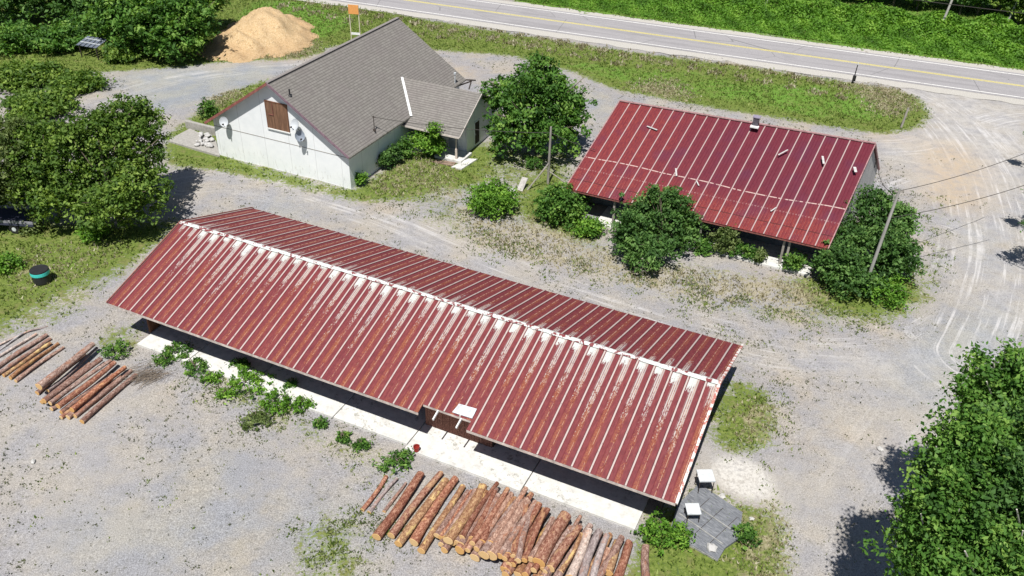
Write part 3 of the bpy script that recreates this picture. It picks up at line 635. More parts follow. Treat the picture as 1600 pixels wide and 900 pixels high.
# walls
a = NT('white_peeling_paint', .8, .2); v = a.coord(); x, y, z = a.sep(v)
st = a.math('MULTIPLY', a.ss(a.noise(a.mapv(v, (2.5, 2.5, .5)), 2.6, 5, .8), .54, .68), a.ss(z, 1.6, .1, .05, .9))
wv = a.ramp(a.noise(v, 1.1, 4), [(.3, (.78, .81, .83)), (.7, (.87, .89, .90))]); wv = a.mix(st, wv, (.42, .40, .36))
jn = a.math('ADD', x, y); jt = a.math('ABSOLUTE', a.math('SUBTRACT', a.math('FRACT', a.math('DIVIDE', jn, 2.44)), .5))
wv = a.mix(a.ss(jt, .010, .004, 0, .55), wv, (.35, .36, .37)); M_HW = a.col(wv)
GN = .5; WL_, WR_ = .45, 13.62; BKN = HL-.45
def wall_poly(P, d, name, mat, par=HS):
    P = [Vector(p) for p in P]; Q_ = [p+Vector(d) for p in P]; mb = MB(); mb.face(P); mb.face(Q_[::-1])
    for k in range(len(P)): mb.face([P[k], Q_[k], Q_[(k+1) % len(P)], P[(k+1) % len(P)]])
    return mb.build(name, mat, par)
zr = lambda u: HEH+sl*(HW/2-abs(u-HW/2))-.14
wall_poly([(WL_, GN, -.05), (WR_, GN, -.05), (WR_, GN, zr(WR_)), (HW/2, GN, zr(HW/2)), (WL_, GN, zr(WL_))], (0, .15, 0), 'gable_wall', M_HW)
wall_poly([(WL_, BKN, -.05), (WR_, BKN, -.05), (WR_, BKN, zr(WR_)), (HW/2, BKN, zr(HW/2)), (WL_, BKN, zr(WL_))], (0, -.15, 0), 'gable_wall', M_HW)
mb = MB(); mb.box2((WR_-.15, GN+.15, -.05), (WR_-.002, BKN-.15, zr(WR_))); mb.build('side_wall', M_HW, HS)
mb = MB(); mb.box2((WL_+.002, GN+.15, -.05), (WL_+.15, BKN-.15, zr(WL_))); mb.build('side_wall', M_HW, HS)
# trims: belt line, barge boards, soffits
mb = MB(); mb.box2((WL_, GN-.02, 2.62), (WR_, GN-.003, 2.66)); mb.build('belt_seam', M_WOODG, HS)
for s in (0, 1):
    E = Vector((0 if s == 0 else HW, -.03, HEH-.06)); Pk = Vector((HW/2, -.03, HHR-.06)); mb = MB(); mb.bar(E, Pk, .05, .2); o = mb.build('barge_board', M_FASC if s == 0 else simple('purplish_trim', (.22, .15, .18), .8, .4, 5), HS)
    if s == 0: o['label'] = 'faded red barge board'
mb = MB(); mb.bar((HW+.03, 0, HEH-.08), (HW+.03, HL, HEH-.08), .04, .14); mb.build('eave_board', M_WOODG, HS)
mb = MB(); mb.bar((HW-.5, AN0-.03, AE-.07), (AU1, AN0-.03, AE-.07), .04, .14); mb.bar((AU1+.03, AN0, AE-.07), (AU1-.07, AN1, AR-.07), .04, .14); mb.build('wing_trim', simple('pale_trim', (.6, .54, .5), .8, .3), HS)
# boarded window (attic door)
W0 = HS.matrix_world; HI = Matrix.Rotation(-HA, 3, 'Z')
def hl(px, py, n_):
    "local point on plane n = n_ of the house seen at pixel"
    C = HI@(Vector((0, 0, CAM_H))-HO); D = HI@(at(px, py, 0)-HO)-C; t = (n_-C.y)/D.y; return C+D*t
c4 = [hl(414, 156, GN), hl(447, 166, GN), hl(453.5, 207, GN), hl(421, 199, GN)]
u0, u1 = (c4[0].x+c4[3].x)/2, (c4[1].x+c4[2].x)/2; z1 = (c4[0].z+c4[1].z)/2; z0 = (c4[2].z+c4[3].z)/2
win = empty('boarded_window', (0, 0, 0)); win.parent = HS
mb = MB()
for i in range(6): q = u0+(u1-u0)*i/6; mb.box2((q, GN-.05-.004*(i % 2), z0), (q+(u1-u0)/6-.015, GN-.004, z1))
mb.build('boards', simple('rusty_brown_planks', (.19, .105, .065), .9, .5, 3, stretch=(2, 1, .3)), win)
mb = MB(); mb.box2((u0-.08, GN-.07, z1), (u1+.08, GN-.003, z1+.08)); mb.box2((u0-.08, GN-.07, z0), (u0, GN-.003, z1)); mb.box2((u1, GN-.07, z0), (u1+.06, GN-.003, z1)); mb.build('frame', M_WOODB, win)
mb = MB(); mb.box2((u0-.1, GN-.12, z0-.08), (u1+.1, GN-.003, z0)); mb.build('sill', M_WHITE, win)
mb = MB(); mb.bar((u0+.62, GN-.08, z1-.05), (u0+.66, GN-.08, z1-1.05), .05, .02); mb.bar((u0+.2, GN-.08, z1-1.02), (u0+.66, GN-.08, z1-1.05), .05, .02); mb.build('loose_batten', M_FASC, win)
# satellite dishes on the gable wall
def dish(px, py, n_off, rad, tilt, yaw, mat, lab):
    p = hl(px, py, GN-n_off); t = empty('satellite_dish', HS.matrix_basis@p if False else Vector(HO)+Matrix.Rotation(HA, 3, 'Z')@p, HA, label=lab, cat='satellite dish', group='satellite dishes on the white gable')
    R = Matrix.Rotation(yaw, 3, 'Z')@Matrix.Rotation(tilt, 3, 'X'); mb = MB(); n = 20; rings = 4
    pt = lambda r, a, z: R@Vector((r*math.cos(a)*.88, r*r*.35/rad*0+z, r*math.sin(a)))
    for k in range(rings):
        r0, r1 = rad*k/rings, rad*(k+1)/rings; q0, q1 = -(.18*(r0/rad)**2)*rad*1.6, -(.18*(r1/rad)**2)*rad*1.6
        for j in range(n):
            a0, a1 = 2*math.pi*j/n, 2*math.pi*(j+1)/n
            mb.face([pt(r0, a0, q0), pt(r0, a1, q0), pt(r1, a1, q1), pt(r1, a0, q1)]); mb.face([pt(r1, a0, q1+.015), pt(r1, a1, q1+.015), pt(r0, a1, q0+.015), pt(r0, a0, q0+.015)])
    mb.build('reflector', mat, t, True)
    mb = MB(); mb.tube([R@Vector((0, -.02, -rad*.9)), R@Vector((0, -rad*.9, -rad*.55))], .022, 6); mb.box(R@Vector((0, -rad*.95, -rad*.5)), (.09, .14, .09)); mb.build('feed_arm', M_DARK, t)
    mb = MB(); mb.tube([(0, .02, -.05), (.02, n_off*.5, -rad*1.1), (.02, n_off-.02, -rad*1.35)], .035, 6); mb.build('mount', M_WOODG, t)
M_DISH = simple('pale_grey_dish', (.52, .55, .58), .5, .12, 3)
dish(350, 190, .45, .40, -.35, .5, M_DISH, 'small pale satellite dish at the left end of the white gable wall')
dish(462, 195, .5, .46, -.45, -.15, M_DISH, 'grey satellite dish just right of the boarded window, the upper of two')
dish(468, 212, .45, .44, -.25, .9, simple('blue_grey_dish', (.26, .30, .36), .5, .2, 3), 'dark bluish satellite dish right of the boarded window, the lower of two')
# wing walls, porch
FN = 10.5
wall_poly([(HW-.4, FN, 0), (18.6, FN, 0), (18.6, FN, AE+asl*(FN-AN0)-.2), (HW-.4, FN, AE+asl*(FN-AN0)-.2)], (0, .12, 0), 'wing_wall', M_HW)
zz = lambda n_: AE+asl*(min(n_, 2*AN1-n_)-AN0)-.15
wall_poly([(18.62, FN, 0), (18.62, 16.2, 0), (18.62, 16.2, zz(16.2)), (18.62, AN1, zz(AN1)), (18.62, FN, zz(FN))], (-.12, 0, 0), 'wing_gable_wall', M_HW)
mb = MB(); mb.box2((13.66, 9.0, 0), (15.3, 9.12, 1.25)); mb.build('porch_half_wall', M_HW, HS)
mb = MB(); mb.box2((15.18, 9.13, 0), (15.3, 10.4, 2.6)); mb.build('porch_side_wall', M_HW, HS)
# window + door in wing gable
dr = empty('wing_door', (0, 0, 0)); dr.parent = HS
mb = MB(); mb.box2((18.625, 11.9, .25), (18.66, 12.75, 2.2)); mb.build('door_panel', M_DARK, dr)
mb = MB()
for q in (11.84, 12.75): mb.box2((18.625, q, .2), (18.69, q+.06, 2.26))
mb.box2((18.625, 11.84, 2.26), (18.69, 12.81, 2.33)); mb.build('door_frame', M_HW, dr)
mb = MB(); mb.tube([(18.7, 12.0, 1.1), (18.7, 12.0, 1.25)], .02, 6); mb.build('handle', M_GALV, dr)
pw_ = empty('porch_door', (0, 0, 0)); pw_.parent = HS
mb = MB(); mb.box2((16.9, FN-.04, .15), (17.8, FN-.004, 2.15)); mb.build('door_panel', simple('grey_door', (.35, .38, .42), .7, .2), pw_)
mb = MB(); mb.box2((16.82, FN-.06, .15), (16.9, FN-.003, 2.2)); mb.box2((17.8, FN-.06, .15), (17.88, FN-.003, 2.2)); mb.build('door_frame', M_WHITE, pw_)
mb = MB(); mb.prism([(16.6, 8.45), (19.15, 8.45), (19.15, 10.45), (16.6, 10.45)], 0, .22); mb.build('porch_slab', M_CONC, HS)
mb = MB(); mb.tube([(18.55, 8.75, .22), (18.55, 8.75, 1.1)], .10, 10); mb.tube([(18.55, 8.75, 1.1), (18.55, 8.75, 2.45)], .055, 8); mb.build('porch_post', simple('worn_white_post', (.6, .52, .46), .8, .3), HS)
# roof fittings
def on_house(px, py):
    n_ = Vector((sl, 0, 1)).normalized(); P0 = Vector((HW, 0, HEH)); C = HI@(Vector((0, 0, CAM_H))-HO); D = HI@(at(px, py, 0)-HO)-C
    t = (P0-C).dot(n_)/D.dot(n_); return C+D*t
p = on_house(453, 150); mb = MB(); mb.tube([p-Vector((0, 0, .05)), p+Vector((0, 0, .55))], .06, 8); mb.tube([p, p+Vector((0, 0, .12))], [.16, .07], 10); mb.build('vent_pipe', M_BLK, HS)
p = on_house(585, 204); mb = MB(); mb.tube([p-Vector((0, 0, .05)), p+Vector((0, 0, 1.25))], .035, 6); mb.bar(p+Vector((-.15, 0, 1.15)), p+Vector((.2, 0, 1.15)), .05); mb.tube([p+Vector((0, 0, 0)), p+Vector((0, 0, .15))], [.14, .05], 8)
mb.bar(p+Vector((-.1, 0, .08)), p+Vector((.25, -.25, .1)), .08); mb.build('service_mast', M_DARK, HS); MAST = Vector(HO)+Matrix.Rotation(HA, 3, 'Z')@(p+Vector((0, 0, 1.15)))
p = on_house(711, 130); mb = MB(); mb.tube([p-Vector((0, 0, .05)), p+Vector((0, 0, .9))], .05, 8); mb.tube([p+Vector((0, 0, .85)), p+Vector((0, 0, 1.0))], .12, 8); mb.build('vent_pipe', M_GALV, HS)
mb = MB(); mb.bar((HW-.1, HL+.12, HEH-.12), (HW+.9, HL+.3, HEH-.05), .1); mb.bar((HW+.55, HL-.4, HEH-.75), (HW+.55, HL+.1, HEH-.1), .09); mb.bar((HW-.5, HL-.9, HEH-.5), (HW+.6, HL+.1, HEH-.1), .1); mb.build('eave_bracket', M_DARK, HS)
# concrete pad and low wall left of the house with rubble
def poly_thing(name, pts, z0, z1, mat, **k):
    cx = sum(p[0] for p in pts)/len(pts); cy = sum(p[1] for p in pts)/len(pts)
    mb = MB(); mb.prism([(p[0]-cx, p[1]-cy) for p in pts], 0, z1-z0); o = mb.build(name, mat); o.location = (cx, cy, z0); return tag(o, **k)
pp = [at(262, 222), at(344, 246), at(338, 222), at(297, 203)]
poly_thing('concrete_pad', pp, -.05, .15, M_CONG, label='grey concrete pad at the left side of the white house', cat='concrete pad')
t = empty('low_wall', at(318, 206, 0), HA, label='low grey concrete wall along the back of the pad beside the white house', cat='wall')
mb = MB(); mb.box((0, 0, .3), (3.7, .3, .8)); mb.build('wall_body', M_CONG, t)
def stone(name, loc, r, mat, seed, **k):
    rr = random.Random(seed); mb = MB(); n, m_ = 8, 5; i0 = 0
    dirs = [(rr.uniform(.7, 1.2), rr.uniform(0, 6)) for _ in range(4)]
    for j in range(1, m_):
        th = math.pi*j/m_
        for i in range(n):
            ph = 2*math.pi*i/n; q = r*(1+.18*math.sin(ph*2+dirs[0][1])+.12*math.sin(ph*3+th*2+dirs[1][1])+rr.uniform(-.06, .06))
            mb.v.append((q*math.sin(th)*math.cos(ph)*dirs[2][0], q*math.sin(th)*math.sin(ph), q*math.cos(th)*.5))
    top = len(mb.v); mb.v.append((0, 0, r*.5)); bot = len(mb.v); mb.v.append((0, 0, -r*.5))
    for j in range(m_-2):
        for i in range(n): mb.f.append((j*n+i, (j+1)*n+i, (j+1)*n+(i+1) % n, j*n+(i+1) % n)); mb.uv.append([(0, 0)]*4)
    for i in range(n): mb.f.append((top, i, (i+1) % n)); mb.uv.append([(0, 0)]*3); mb.f.append((bot, (m_-2)*n+(i+1) % n, (m_-2)*n+i)); mb.uv.append([(0, 0)]*3)
    o = mb.build(name, mat); o.location = loc; return tag(o, **k)
M_RUB = simple('white_rubble', (.48, .47, .46), .9, .12, 4)
rr = random.Random(3)
for i in range(34):
    q = at(308+rr.uniform(0, 26), 219+rr.uniform(-5, 14)); stone('rubble_chunk', (q.x, q.y, .2+rr.uniform(0, .22)), rr.uniform(.10, .27), M_RUB, i, label='white broken rubble chunk heaped on the grey pad beside the house', cat='rubble', group='white rubble heaped on the pad')
pp = [at(732, 248, .05), at(746, 248.5, .05), at(721, 264.5, .05), at(705, 261, .05)]
poly_thing('doorstep_slab', pp, -.03, .08, M_CONC, label='loose pale slab on the grass in front of the porch', cat='slab')
pp = [at(683, 249, .05), at(675, 252.5, .05), at(707, 259, .05), at(713, 254, .05)]
poly_thing('step_slab', pp, -.03, .06, simple('brown_step', (.24, .17, .13), .9, .4), label='brown worn step along the front of the porch slab', cat='step')

# ------------------------------------------------------------------ logs
def bark_mat(name, c1, c2, c3, patch):
    a = NT(name, .95, .1); v = a.coord(); v2 = a.mapv(v, (1, 1, .6)); oi = a.n('ShaderNodeObjectInfo').outputs['Random']
    vv = a.n('ShaderNodeVectorMath', operation='ADD'); a.l(v2, vv.inputs[0]); a.l(a.comb(a.math('MULTIPLY', oi, 37.), 0., a.math('MULTIPLY', oi, 11.)), vv.inputs[1]); v3 = vv.outputs[0]
    c = a.ramp(a.noise(v3, 9, 6, .9), [(.38, c1), (.5, c2), (.62, c3)])
    c = a.mix(a.ss(a.noise(v3, 2.6, 4, .7), .55, .62, 0, .75), c, patch)
    c = a.mix(1., c, a.ramp(a.math('FRACT', a.math('MULTIPLY', oi, 7.7)), [(0, (.80, .76, .76)), (.4, (1.1, 1.1, 1.1)), (.7, (1.15, 1.28, 1.35)), (1, (1.45, 1.35, 1.2))]), 'MULTIPLY'); a.bump(a.noise(v3, 14, 4, .8), .9, .04)
    return a.col(c)
BK = {'red': bark_mat('reddish_bark', (.09, .03, .022), (.25, .10, .065), (.50, .30, .21), (.42, .24, .13)),
      'brown': bark_mat('brown_bark', (.10, .055, .045), (.26, .155, .125), (.50, .37, .31), (.30, .14, .09)),
      'grey': bark_mat('grey_bark', (.17, .14, .13), (.37, .31, .30), (.58, .52, .49), (.42, .27, .22)),
      'yellow': bark_mat('peeled_yellow_bark', (.12, .05, .03), (.30, .15, .08), (.52, .34, .19), (.62, .43, .18))}
a = NT('cut_wood', .85, .15); x, y, z = a.sep(a.coord()); rr_ = a.math('SQRT', a.math('ADD', a.math('MULTIPLY', x, x), a.math('MULTIPLY', y, y)))
oi = a.n('ShaderNodeObjectInfo').outputs['Random']; cc = a.mix(a.ss(oi, 0, 1), (.62, .36, .13), (.70, .50, .26))
M_CUT = a.col(a.mix(a.ss(a.math('SINE', a.math('MULTIPLY', rr_, 160.)), .2, 1, 0, .35), cc, (.38, .19, .07)))
BNAME = {'red': 'reddish', 'brown': 'brown', 'grey': 'pale grey', 'yellow': 'yellowish peeled'}
def log(p0, p1, r, kind, label, group, seed):
    rr = random.Random(seed); p0 = Vector(p0); p1 = Vector(p1); d = p1-p0; Ln = d.length
    t = bpy.data.objects.new('log', None); COL.objects.link(t); t.location = p0; t.rotation_euler = d.to_track_quat('Z', 'Y').to_euler(); t.empty_display_size = .2
    tag(t, label, 'log', group)
    mb = MB(); n = 14; m_ = 9; r1 = r*rr.uniform(.70, .92); b1, b2 = rr.uniform(-.09, .09), rr.uniform(-.05, .05); ph = rr.uniform(0, 6)
    ring = []
    for k in range(m_+1):
        q = k/m_; rad = r+(r1-r)*q
        for j in range(n):
            a_ = 2*math.pi*j/n; ra = rad*(1+(.12 if rr.random() < .06 else 0)+.07*math.sin(2*a_+ph)+.05*math.sin(3*a_+q*5+ph)+rr.uniform(-.045, .045))
            mb.v.append((ra*math.cos(a_)+b1*math.sin(math.pi*q), ra*math.sin(a_)+b2*math.sin(math.pi*q*1.6), Ln*q))
    for k in range(m_):
        for j in range(n): mb.f.append((k*n+j, k*n+(j+1) % n, (k+1)*n+(j+1) % n, (k+1)*n+j)); mb.uv.append([(0, 0)]*4)
    first = mb.v[:n]; last = mb.v[-n:]
    mb.build('bark', BK[kind], t, True)
    for ringv, z, fl in ((first, 0, True), (last, Ln, False)):
        c = MB(); pts = [Vector((q[0]*.93, q[1]*.93, z+(-.012 if fl else .012))) for q in ringv]; rim = [Vector(q) for q in ringv]
        if fl: pts = pts[::-1]; rim = rim[::-1]
        c.face(pts)
        for j in range(n): c.face([rim[j], rim[(j+1) % n], pts[(j+1) % n], pts[j]])
        c.build('cut_face', M_CUT, t)
ORD = ['first', 'second', 'third', 'fourth', 'fifth', 'sixth', 'seventh', 'eighth', 'ninth', 'tenth', 'eleventh', 'twelfth', 'thirteenth', 'fourteenth', 'fifteenth', 'sixteenth', 'seventeenth', 'eighteenth', 'nineteenth', 'twentieth', 'twenty-first', 'twenty-second', 'twenty-third', 'twenty-fourth', 'twenty-fifth', 'twenty-sixth', 'twenty-seventh', 'twenty-eighth', 'twenty-ninth', 'thirtieth', 'thirty-first', 'thirty-second']
def pile(rows, ox, oy, sc, dsc, where, group, seed):
    out = []
    for i, (x0, y0, x1, y1, dpx, z, kind) in enumerate(rows):
        r = dpx/sc/32./2*dsc; zz_ = z if z is not None else r-.02
        p0 = at(ox+x0/sc, oy+y0/sc, zz_); p1 = at(ox+x1/sc, oy+y1/sc, max(r, zz_-.03))
        log(p0, p1, r, kind, f'{BNAME[kind]} log, {ORD[i]} from left in {where}', group, seed+i); out.append((p0, p1, r))
    return out
pile([(-70, 240, 215, 97, 20, None, 'grey'), (225, 97, 388, 47, 16, None, 'grey'), (-80, 300, 190, 112, 20, None, 'grey'), (-60, 335, 300, 113, 26, None, 'grey'), (-60, 420, 385, 120, 40, None, 'brown'), (-60, 480, 415, 150, 36, None, 'brown'), (30, 462, 420, 195, 34, None, 'yellow'), (85, 480, 480, 190, 40, None, 'yellow'), (130, 505, 525, 222, 38, None, 'brown')], 0, 500, 5.296, 1.05, 'the row at the left edge', 'logs of the left-edge row', 100)
G2 = 'logs of the pile at the left end of the long shed'
pile([(322, 553, 770, 195, 72, .75, 'brown'), (395, 585, 805, 235, 38, .30, 'grey'), (365, 672, 835, 325, 56, .45, 'brown'), (415, 690, 915, 335, 46, .45, 'brown'), (480, 715, 950, 350, 54, .45, 'red'), (595, 745, 1035, 390, 56, .42, 'red'), (622, 798, 1085, 415, 44, None, 'brown'), (678, 842, 1125, 450, 50, None, 'brown')], 0, 500, 5.296, 1., 'the top layer, pile left of shed', G2, 200)
pile([(308, 606, 700, 280, 46, None, 'brown'), (345, 680, 740, 360, 44, None, 'brown'), (425, 738, 850, 420, 46, None, 'brown'), (505, 765, 930, 450, 44, None, 'brown'), (505, 808, 920, 480, 40, None, 'red'), (562, 806, 1000, 470, 50, None, 'brown')], 0, 500, 5.296, 1., 'the bottom layer, pile left of shed', G2, 250)
G3 = 'logs of the long pile in front of the shed'
T = []
def c2(*r): x0, y0, x1, y1, d, z, k = r; T.append((540+x0/5, 720+y0/5, 540+x1/5, 720+y1/5, d/5, z, k))
def c3(*r): x0, y0, x1, y1, d, z, k = r; T.append((780+x0/6.154, 770+y0/6.154, 780+x1/6.154, 770+y1/6.154, d/6.154, z, k))
c2(240, 595, 590, 105, 72, None, 'red'); c2(355, 585, 745, 95, 62, None, 'red'); c2(410, 650, 785, 150, 66, None, 'yellow'); c2(532, 640, 860, 140, 76, None, 'red'); c2(590, 705, 918, 195, 62, None, 'yellow')
c2(712, 585, 960, 235, 50, .45, 'brown'); c2(780, 610, 1020, 232, 66, .5, 'brown'); c2(835, 640, 1045, 235, 60, .5, 'brown'); c2(912, 598, 1105, 245, 55, .6, 'yellow'); c2(985, 610, 1160, 245, 58, .6, 'red'); c2(1070, 640, 1238, 285, 62, .65, 'red'); c2(1140, 640, 1285, 310, 50, .6, 'yellow')
c3(30, 555, 150, 55, 66, .65, 'yellow'); c2(740, 600, 985, 240, 44, .42, 'red'); c2(870, 640, 1075, 240, 48, .55, 'brown'); c2(1020, 640, 1195, 270, 46, .6, 'brown'); c2(1185, 650, 1300, 300, 44, .6, 'red')
T.sort(key=lambda q: q[0]+q[2])
c3(85, 590, 200, 105, 56, .72, 'brown'); c3(135, 610, 262, 110, 54, .74, 'red'); c3(178, 655, 330, 118, 66, .72, 'brown'); c3(240, 650, 425, 200, 60, .7, 'red'); c3(300, 640, 515, 245, 70, .7, 'brown'); c3(380, 675, 640, 215, 118, .85, 'red'); c3(420, 735, 690, 330, 52, .6, 'brown'); c3(490, 730, 765, 325, 86, .75, 'red'); c3(590, 760, 790, 400, 48, .65, 'yellow')
c3(680, 820, 865, 355, 88, .7, 'grey'); c3(785, 850, 960, 372, 82, .7, 'grey'); c3(880, 880, 1035, 410, 72, .6, 'grey'); c3(950, 850, 1045, 545, 66, .4, 'brown'); c3(1045, 770, 1145, 465, 84, .4, 'yellow'); c3(1125, 850, 1250, 485, 88, None, 'red')
pile(T, 0, 0, 1., 1., 'the upper layer of the long pile', G3, 300)
E_ = []
for x, y, d in ((770, 700, 62), (745, 655, 50), (800, 625, 78), (890, 700, 76), (910, 600, 48), (905, 652, 46), (952, 700, 46), (990, 645, 50), (1008, 758, 76), (1022, 690, 50), (1080, 738, 84), (1142, 742, 84), (1135, 640, 50), (1178, 685, 46), (1205, 745, 56), (1240, 765, 50), (1250, 862, 84), (1275, 810, 50)):
    E_.append((540+x/5, 720+y/5, d/5))
for x, y, d in ((60, 790, 80), (130, 690, 60), (180, 790, 78), (250, 790, 70), (330, 745, 62), (330, 850, 70), (430, 830, 80), (440, 760, 50), (540, 840, 70), (640, 900, 70), (730, 930, 70), (840, 960, 70)):
    E_.append((780+x/6.154, 770+y/6.154, d/6.154))
E_.sort()
rows = []
for x, y, d in E_:
    ux, uy = 55, -92; q = .22 if y < 862 else .30; rows.append((x, y, x+ux, y+uy*.93, d, None, random.choice(['brown', 'red', 'brown', 'yellow'])))
# lower-layer heights: those whose ends sit high in the heap rest on others
for i, (x0, y0, x1, y1, d, z, k) in enumerate(rows):
    line = 860+(x0-700)*.36     # pixel row of the heap's foot
    lift = max(0., (line-y0)/27.); r = d/60.; rows[i] = (x0, y0, x1, y1, d, min(r+lift*.75, .75) if lift > .15 else None, k)
pile(rows, 0, 0, 1., 1., 'the lower layer of the long pile', G3, 400)
pile([(1425, 870, 1408, 512, 74, None, 'brown')], 780, 770, 6.154, 1., 'the long pile, lying apart on the grass at its right end', G3, 500)
bpy.data.objects[-1]  # keep order
for o in bpy.data.objects:
    if o.get('label', '').endswith('lying apart on the grass at its right end'): o['label'] = 'lone brown log lying apart on the grass right of the long pile'
pile([(130, 385, 318, 118, 40, .03, 'red'), (185, 405, 400, 140, 40, .0, 'grey'), (300, 400, 470, 170, 36, -.02, 'brown')], 540, 720, 5., .9, 'the sunken row beside the long pile', 'rotten logs sunk in the gravel', 520)
mbm = MB()

# ------------------------------------------------------------------ yard objects
def barrel():
    t = empty('barrel', at(67, 440), label='black barrel with a broad turquoise band standing on the left lawn', cat='barrel')
    def tube(r0, z0, r1, z1, mat, name, cap=True, n=28):
        mb = MB(); mb.tube([(0, 0, z0), (0, 0, z0+(z1-z0)*.15), (0, 0, z0+(z1-z0)*.85), (0, 0, z1)], [r0, (r0+r1)/2*1.02, (r0+r1)/2*1.02, r1], n, cap); return mb.build(name, mat, t)
    tube(.52, 0, .56, .62, M_BLK, 'body'); tube(.57, .62, .58, .88, M_TEAL, 'band'); tube(.58, .882, .55, .96, M_BLK, 'lid')
    mb = MB(); mb.tube([(.555*math.cos(x), .555*math.sin(x), .962) for x in np.linspace(0, 2*math.pi, 25)], 
.018, 5); mb.build('lid_rim', M_BLK, t)
barrel()
# grey fallen deck
def deck():
    P = [at(x, y, .1) for x, y in ((1092, 756), (1160, 801), (1155, 841), (1133, 856), (1122, 875), (1071, 847), (1048, 824), (1058, 790))]
    c = sum(P, Vector())/8; an = math.atan2(P[1].y-P[0].y, P[1].x-P[0].x)
    t = empty('fallen_deck', (c.x, c.y, 0), an, label='fallen grey plywood deck lying on the grass at the right end of the shed', cat='deck')
    R = Matrix.Rotation(-an, 3, 'Z'); Q = [R@(p-c) for p in P]
    mb = MB(); mb.prism([(q.x, q.y) for q in Q][::-1], .0, .13)
    for f in mb.f: pass
    a = NT('grey_plywood', .9, .2); v = a.coord(); a1 = a.ramp(a.noise(a.mapv(v, (1, 5, 1)), 3, 5, .75), [(.3, (.10, .105, .12)), (.5, (.175, .185, .205)), (.75, (.32, .33, .35))])
    mb.build('sheathing', a.col(a1), t)
    xs = [q.x for q in Q]; ys = [q.y for q in Q]; x0, x1, y0, y1 = min(xs), max(xs), min(ys), max(ys)
    M_B = simple('pale_batten', (.30, .30, .29), .9, .4, 5)
    for f in (.33, .62):
        yy = y0+(y1-y0)*f; mb = MB(); mb.box2((x0+.5, yy-.03, .131), (x1-.35, yy+.03, .165)); mb.build('batten', M_B, t)
    for f in (.28, .52, .76):
        xx = x0+(x1-x0)*f; mb = MB(); mb.box2((xx-.012, y0+.65, .131), (xx+.012, y1-.45, .139)); mb.build('sheet_seam', M_DARK, t)
    for p0, p1 in ((P[0], P[1]), (P[5], P[4])):
        q0, q1 = R@(p0-c), R@(p1-c); mb = MB(); mb.bar(q0+Vector((0, 0, .05)), q1+Vector((0, 0, .05)), .07, .1); mb.build('edge_board', M_B, t)
deck()
M_STOP = simple('dull_white_board', (.60, .63, .65), .7, .18, 4)
def stand(px, py, h, sz, yaw, lab):
    g = at(px, py, h); t = empty('white_stand', (g.x, g.y, 0), yaw, label=lab, cat='stand', group='white-topped stands beside the shed')
    mb = MB(); mb.box((0, 0, h-.02), (sz, sz, .07)); mb.build('top', M_STOP, t)
    for x in (-1, 1):
        for y in (-1, 1):
            mb = MB(); mb.box((x*(sz/2-.05), y*(sz/2-.05), (h-.05)/2+.05), (.035, .035, h-.15)); mb.build('leg', M_DARK, t)
stand(1083, 795, .75, .66, .05, 'square white-topped stand on the fallen grey deck')
stand(1103, 743, 1.0, .78, .05, 'square white-topped stand against the right end of the shed')
def bags():
    mb = MB(); g = at(1112, 856, .2)
    o = stone('white_bag', (g.x, g.y, .22), .3, M_RUB, 77, label='crumpled white bag on the low corner of the grey deck', cat='bag')
bags()
M_STN = simple('pale_stone', (.48, .47, .45), .9, .25, 5)
for i, (px, py, r, lb) in enumerate(((1128, 776, .22, 'white stone beside the top edge of the grey deck'), (1174, 811, .16, 'pale flat stone in the grass right of the grey deck'), (1300, 727, .0, ''), (1375, 702, .22, 'pale stone on the gravel near the shadow of the right trees'), (52, 722, .2, 'pale stone on the gravel below the left log pile'), (1395, 706, .18, ''))):
    if r and lb: g = at(px, py); stone('stone', (g.x, g.y, r*.2), r*.8, M_STN, 40+i, label=lb, cat='stone')
# sign board behind the house
def signb():
    g = at(556, 66, 0); t = empty('notice_board', g, math.radians(-8), label='small orange board on two pale posts behind the house roof', cat='sign')
    h = 4.2; mb = MB(); mb.box((0, 0, h-.55), (1.15, .06, 1.0)); mb.build('board', simple('orange_board', (.72, .33, .10), .7, .12), t)
    for x in (-.5, .55):
        mb = MB(); mb.box((x, .06, (h)/2), (.08, .06, h)); mb.build('post', simple('pale_tan_post', (.62, .56, .45), .8, .2), t)
    mb = MB(); mb.box((0, .06, .95), (1.1, .05, .25)); mb.build('crossbar', M_WHITE, t)
signb()
# posts
def post(name, bx, by, h, r, mat, lab, cat, tipmat=None, lean=(0, 0)):
    g = at(bx, by); t = empty(name, g, label=lab, cat=cat)
    mb = MB(); mb.tube([(0, 0, 0), (lean[0], lean[1], h)], [r, r*.85], 8); mb.build('shaft', mat, t)
    if tipmat: mb = MB(); mb.tube([(lean[0], lean[1], h), (lean[0]*1.05, lean[1]*1.05, h+.2)], r*.9, 8); mb.build('tip', tipmat, t)
    return t
t = post('marker_post', 1332, 130, 2.0, .06, M_BLK, 'black roadside marker post with white tip on the verge by the driveway mouth', 'post', M_WHITE, (.05, -.05))
mb = MB(); mb.box((.02, -.08, .55), (.3, .16, .6)); mb.build('box', M_BLK, t)
post('stub_post', 1408, 199, 1.9, .11, M_WOODG, 'short grey wooden post in the grass at the driveway bend', 'post', None, (.2, .1))
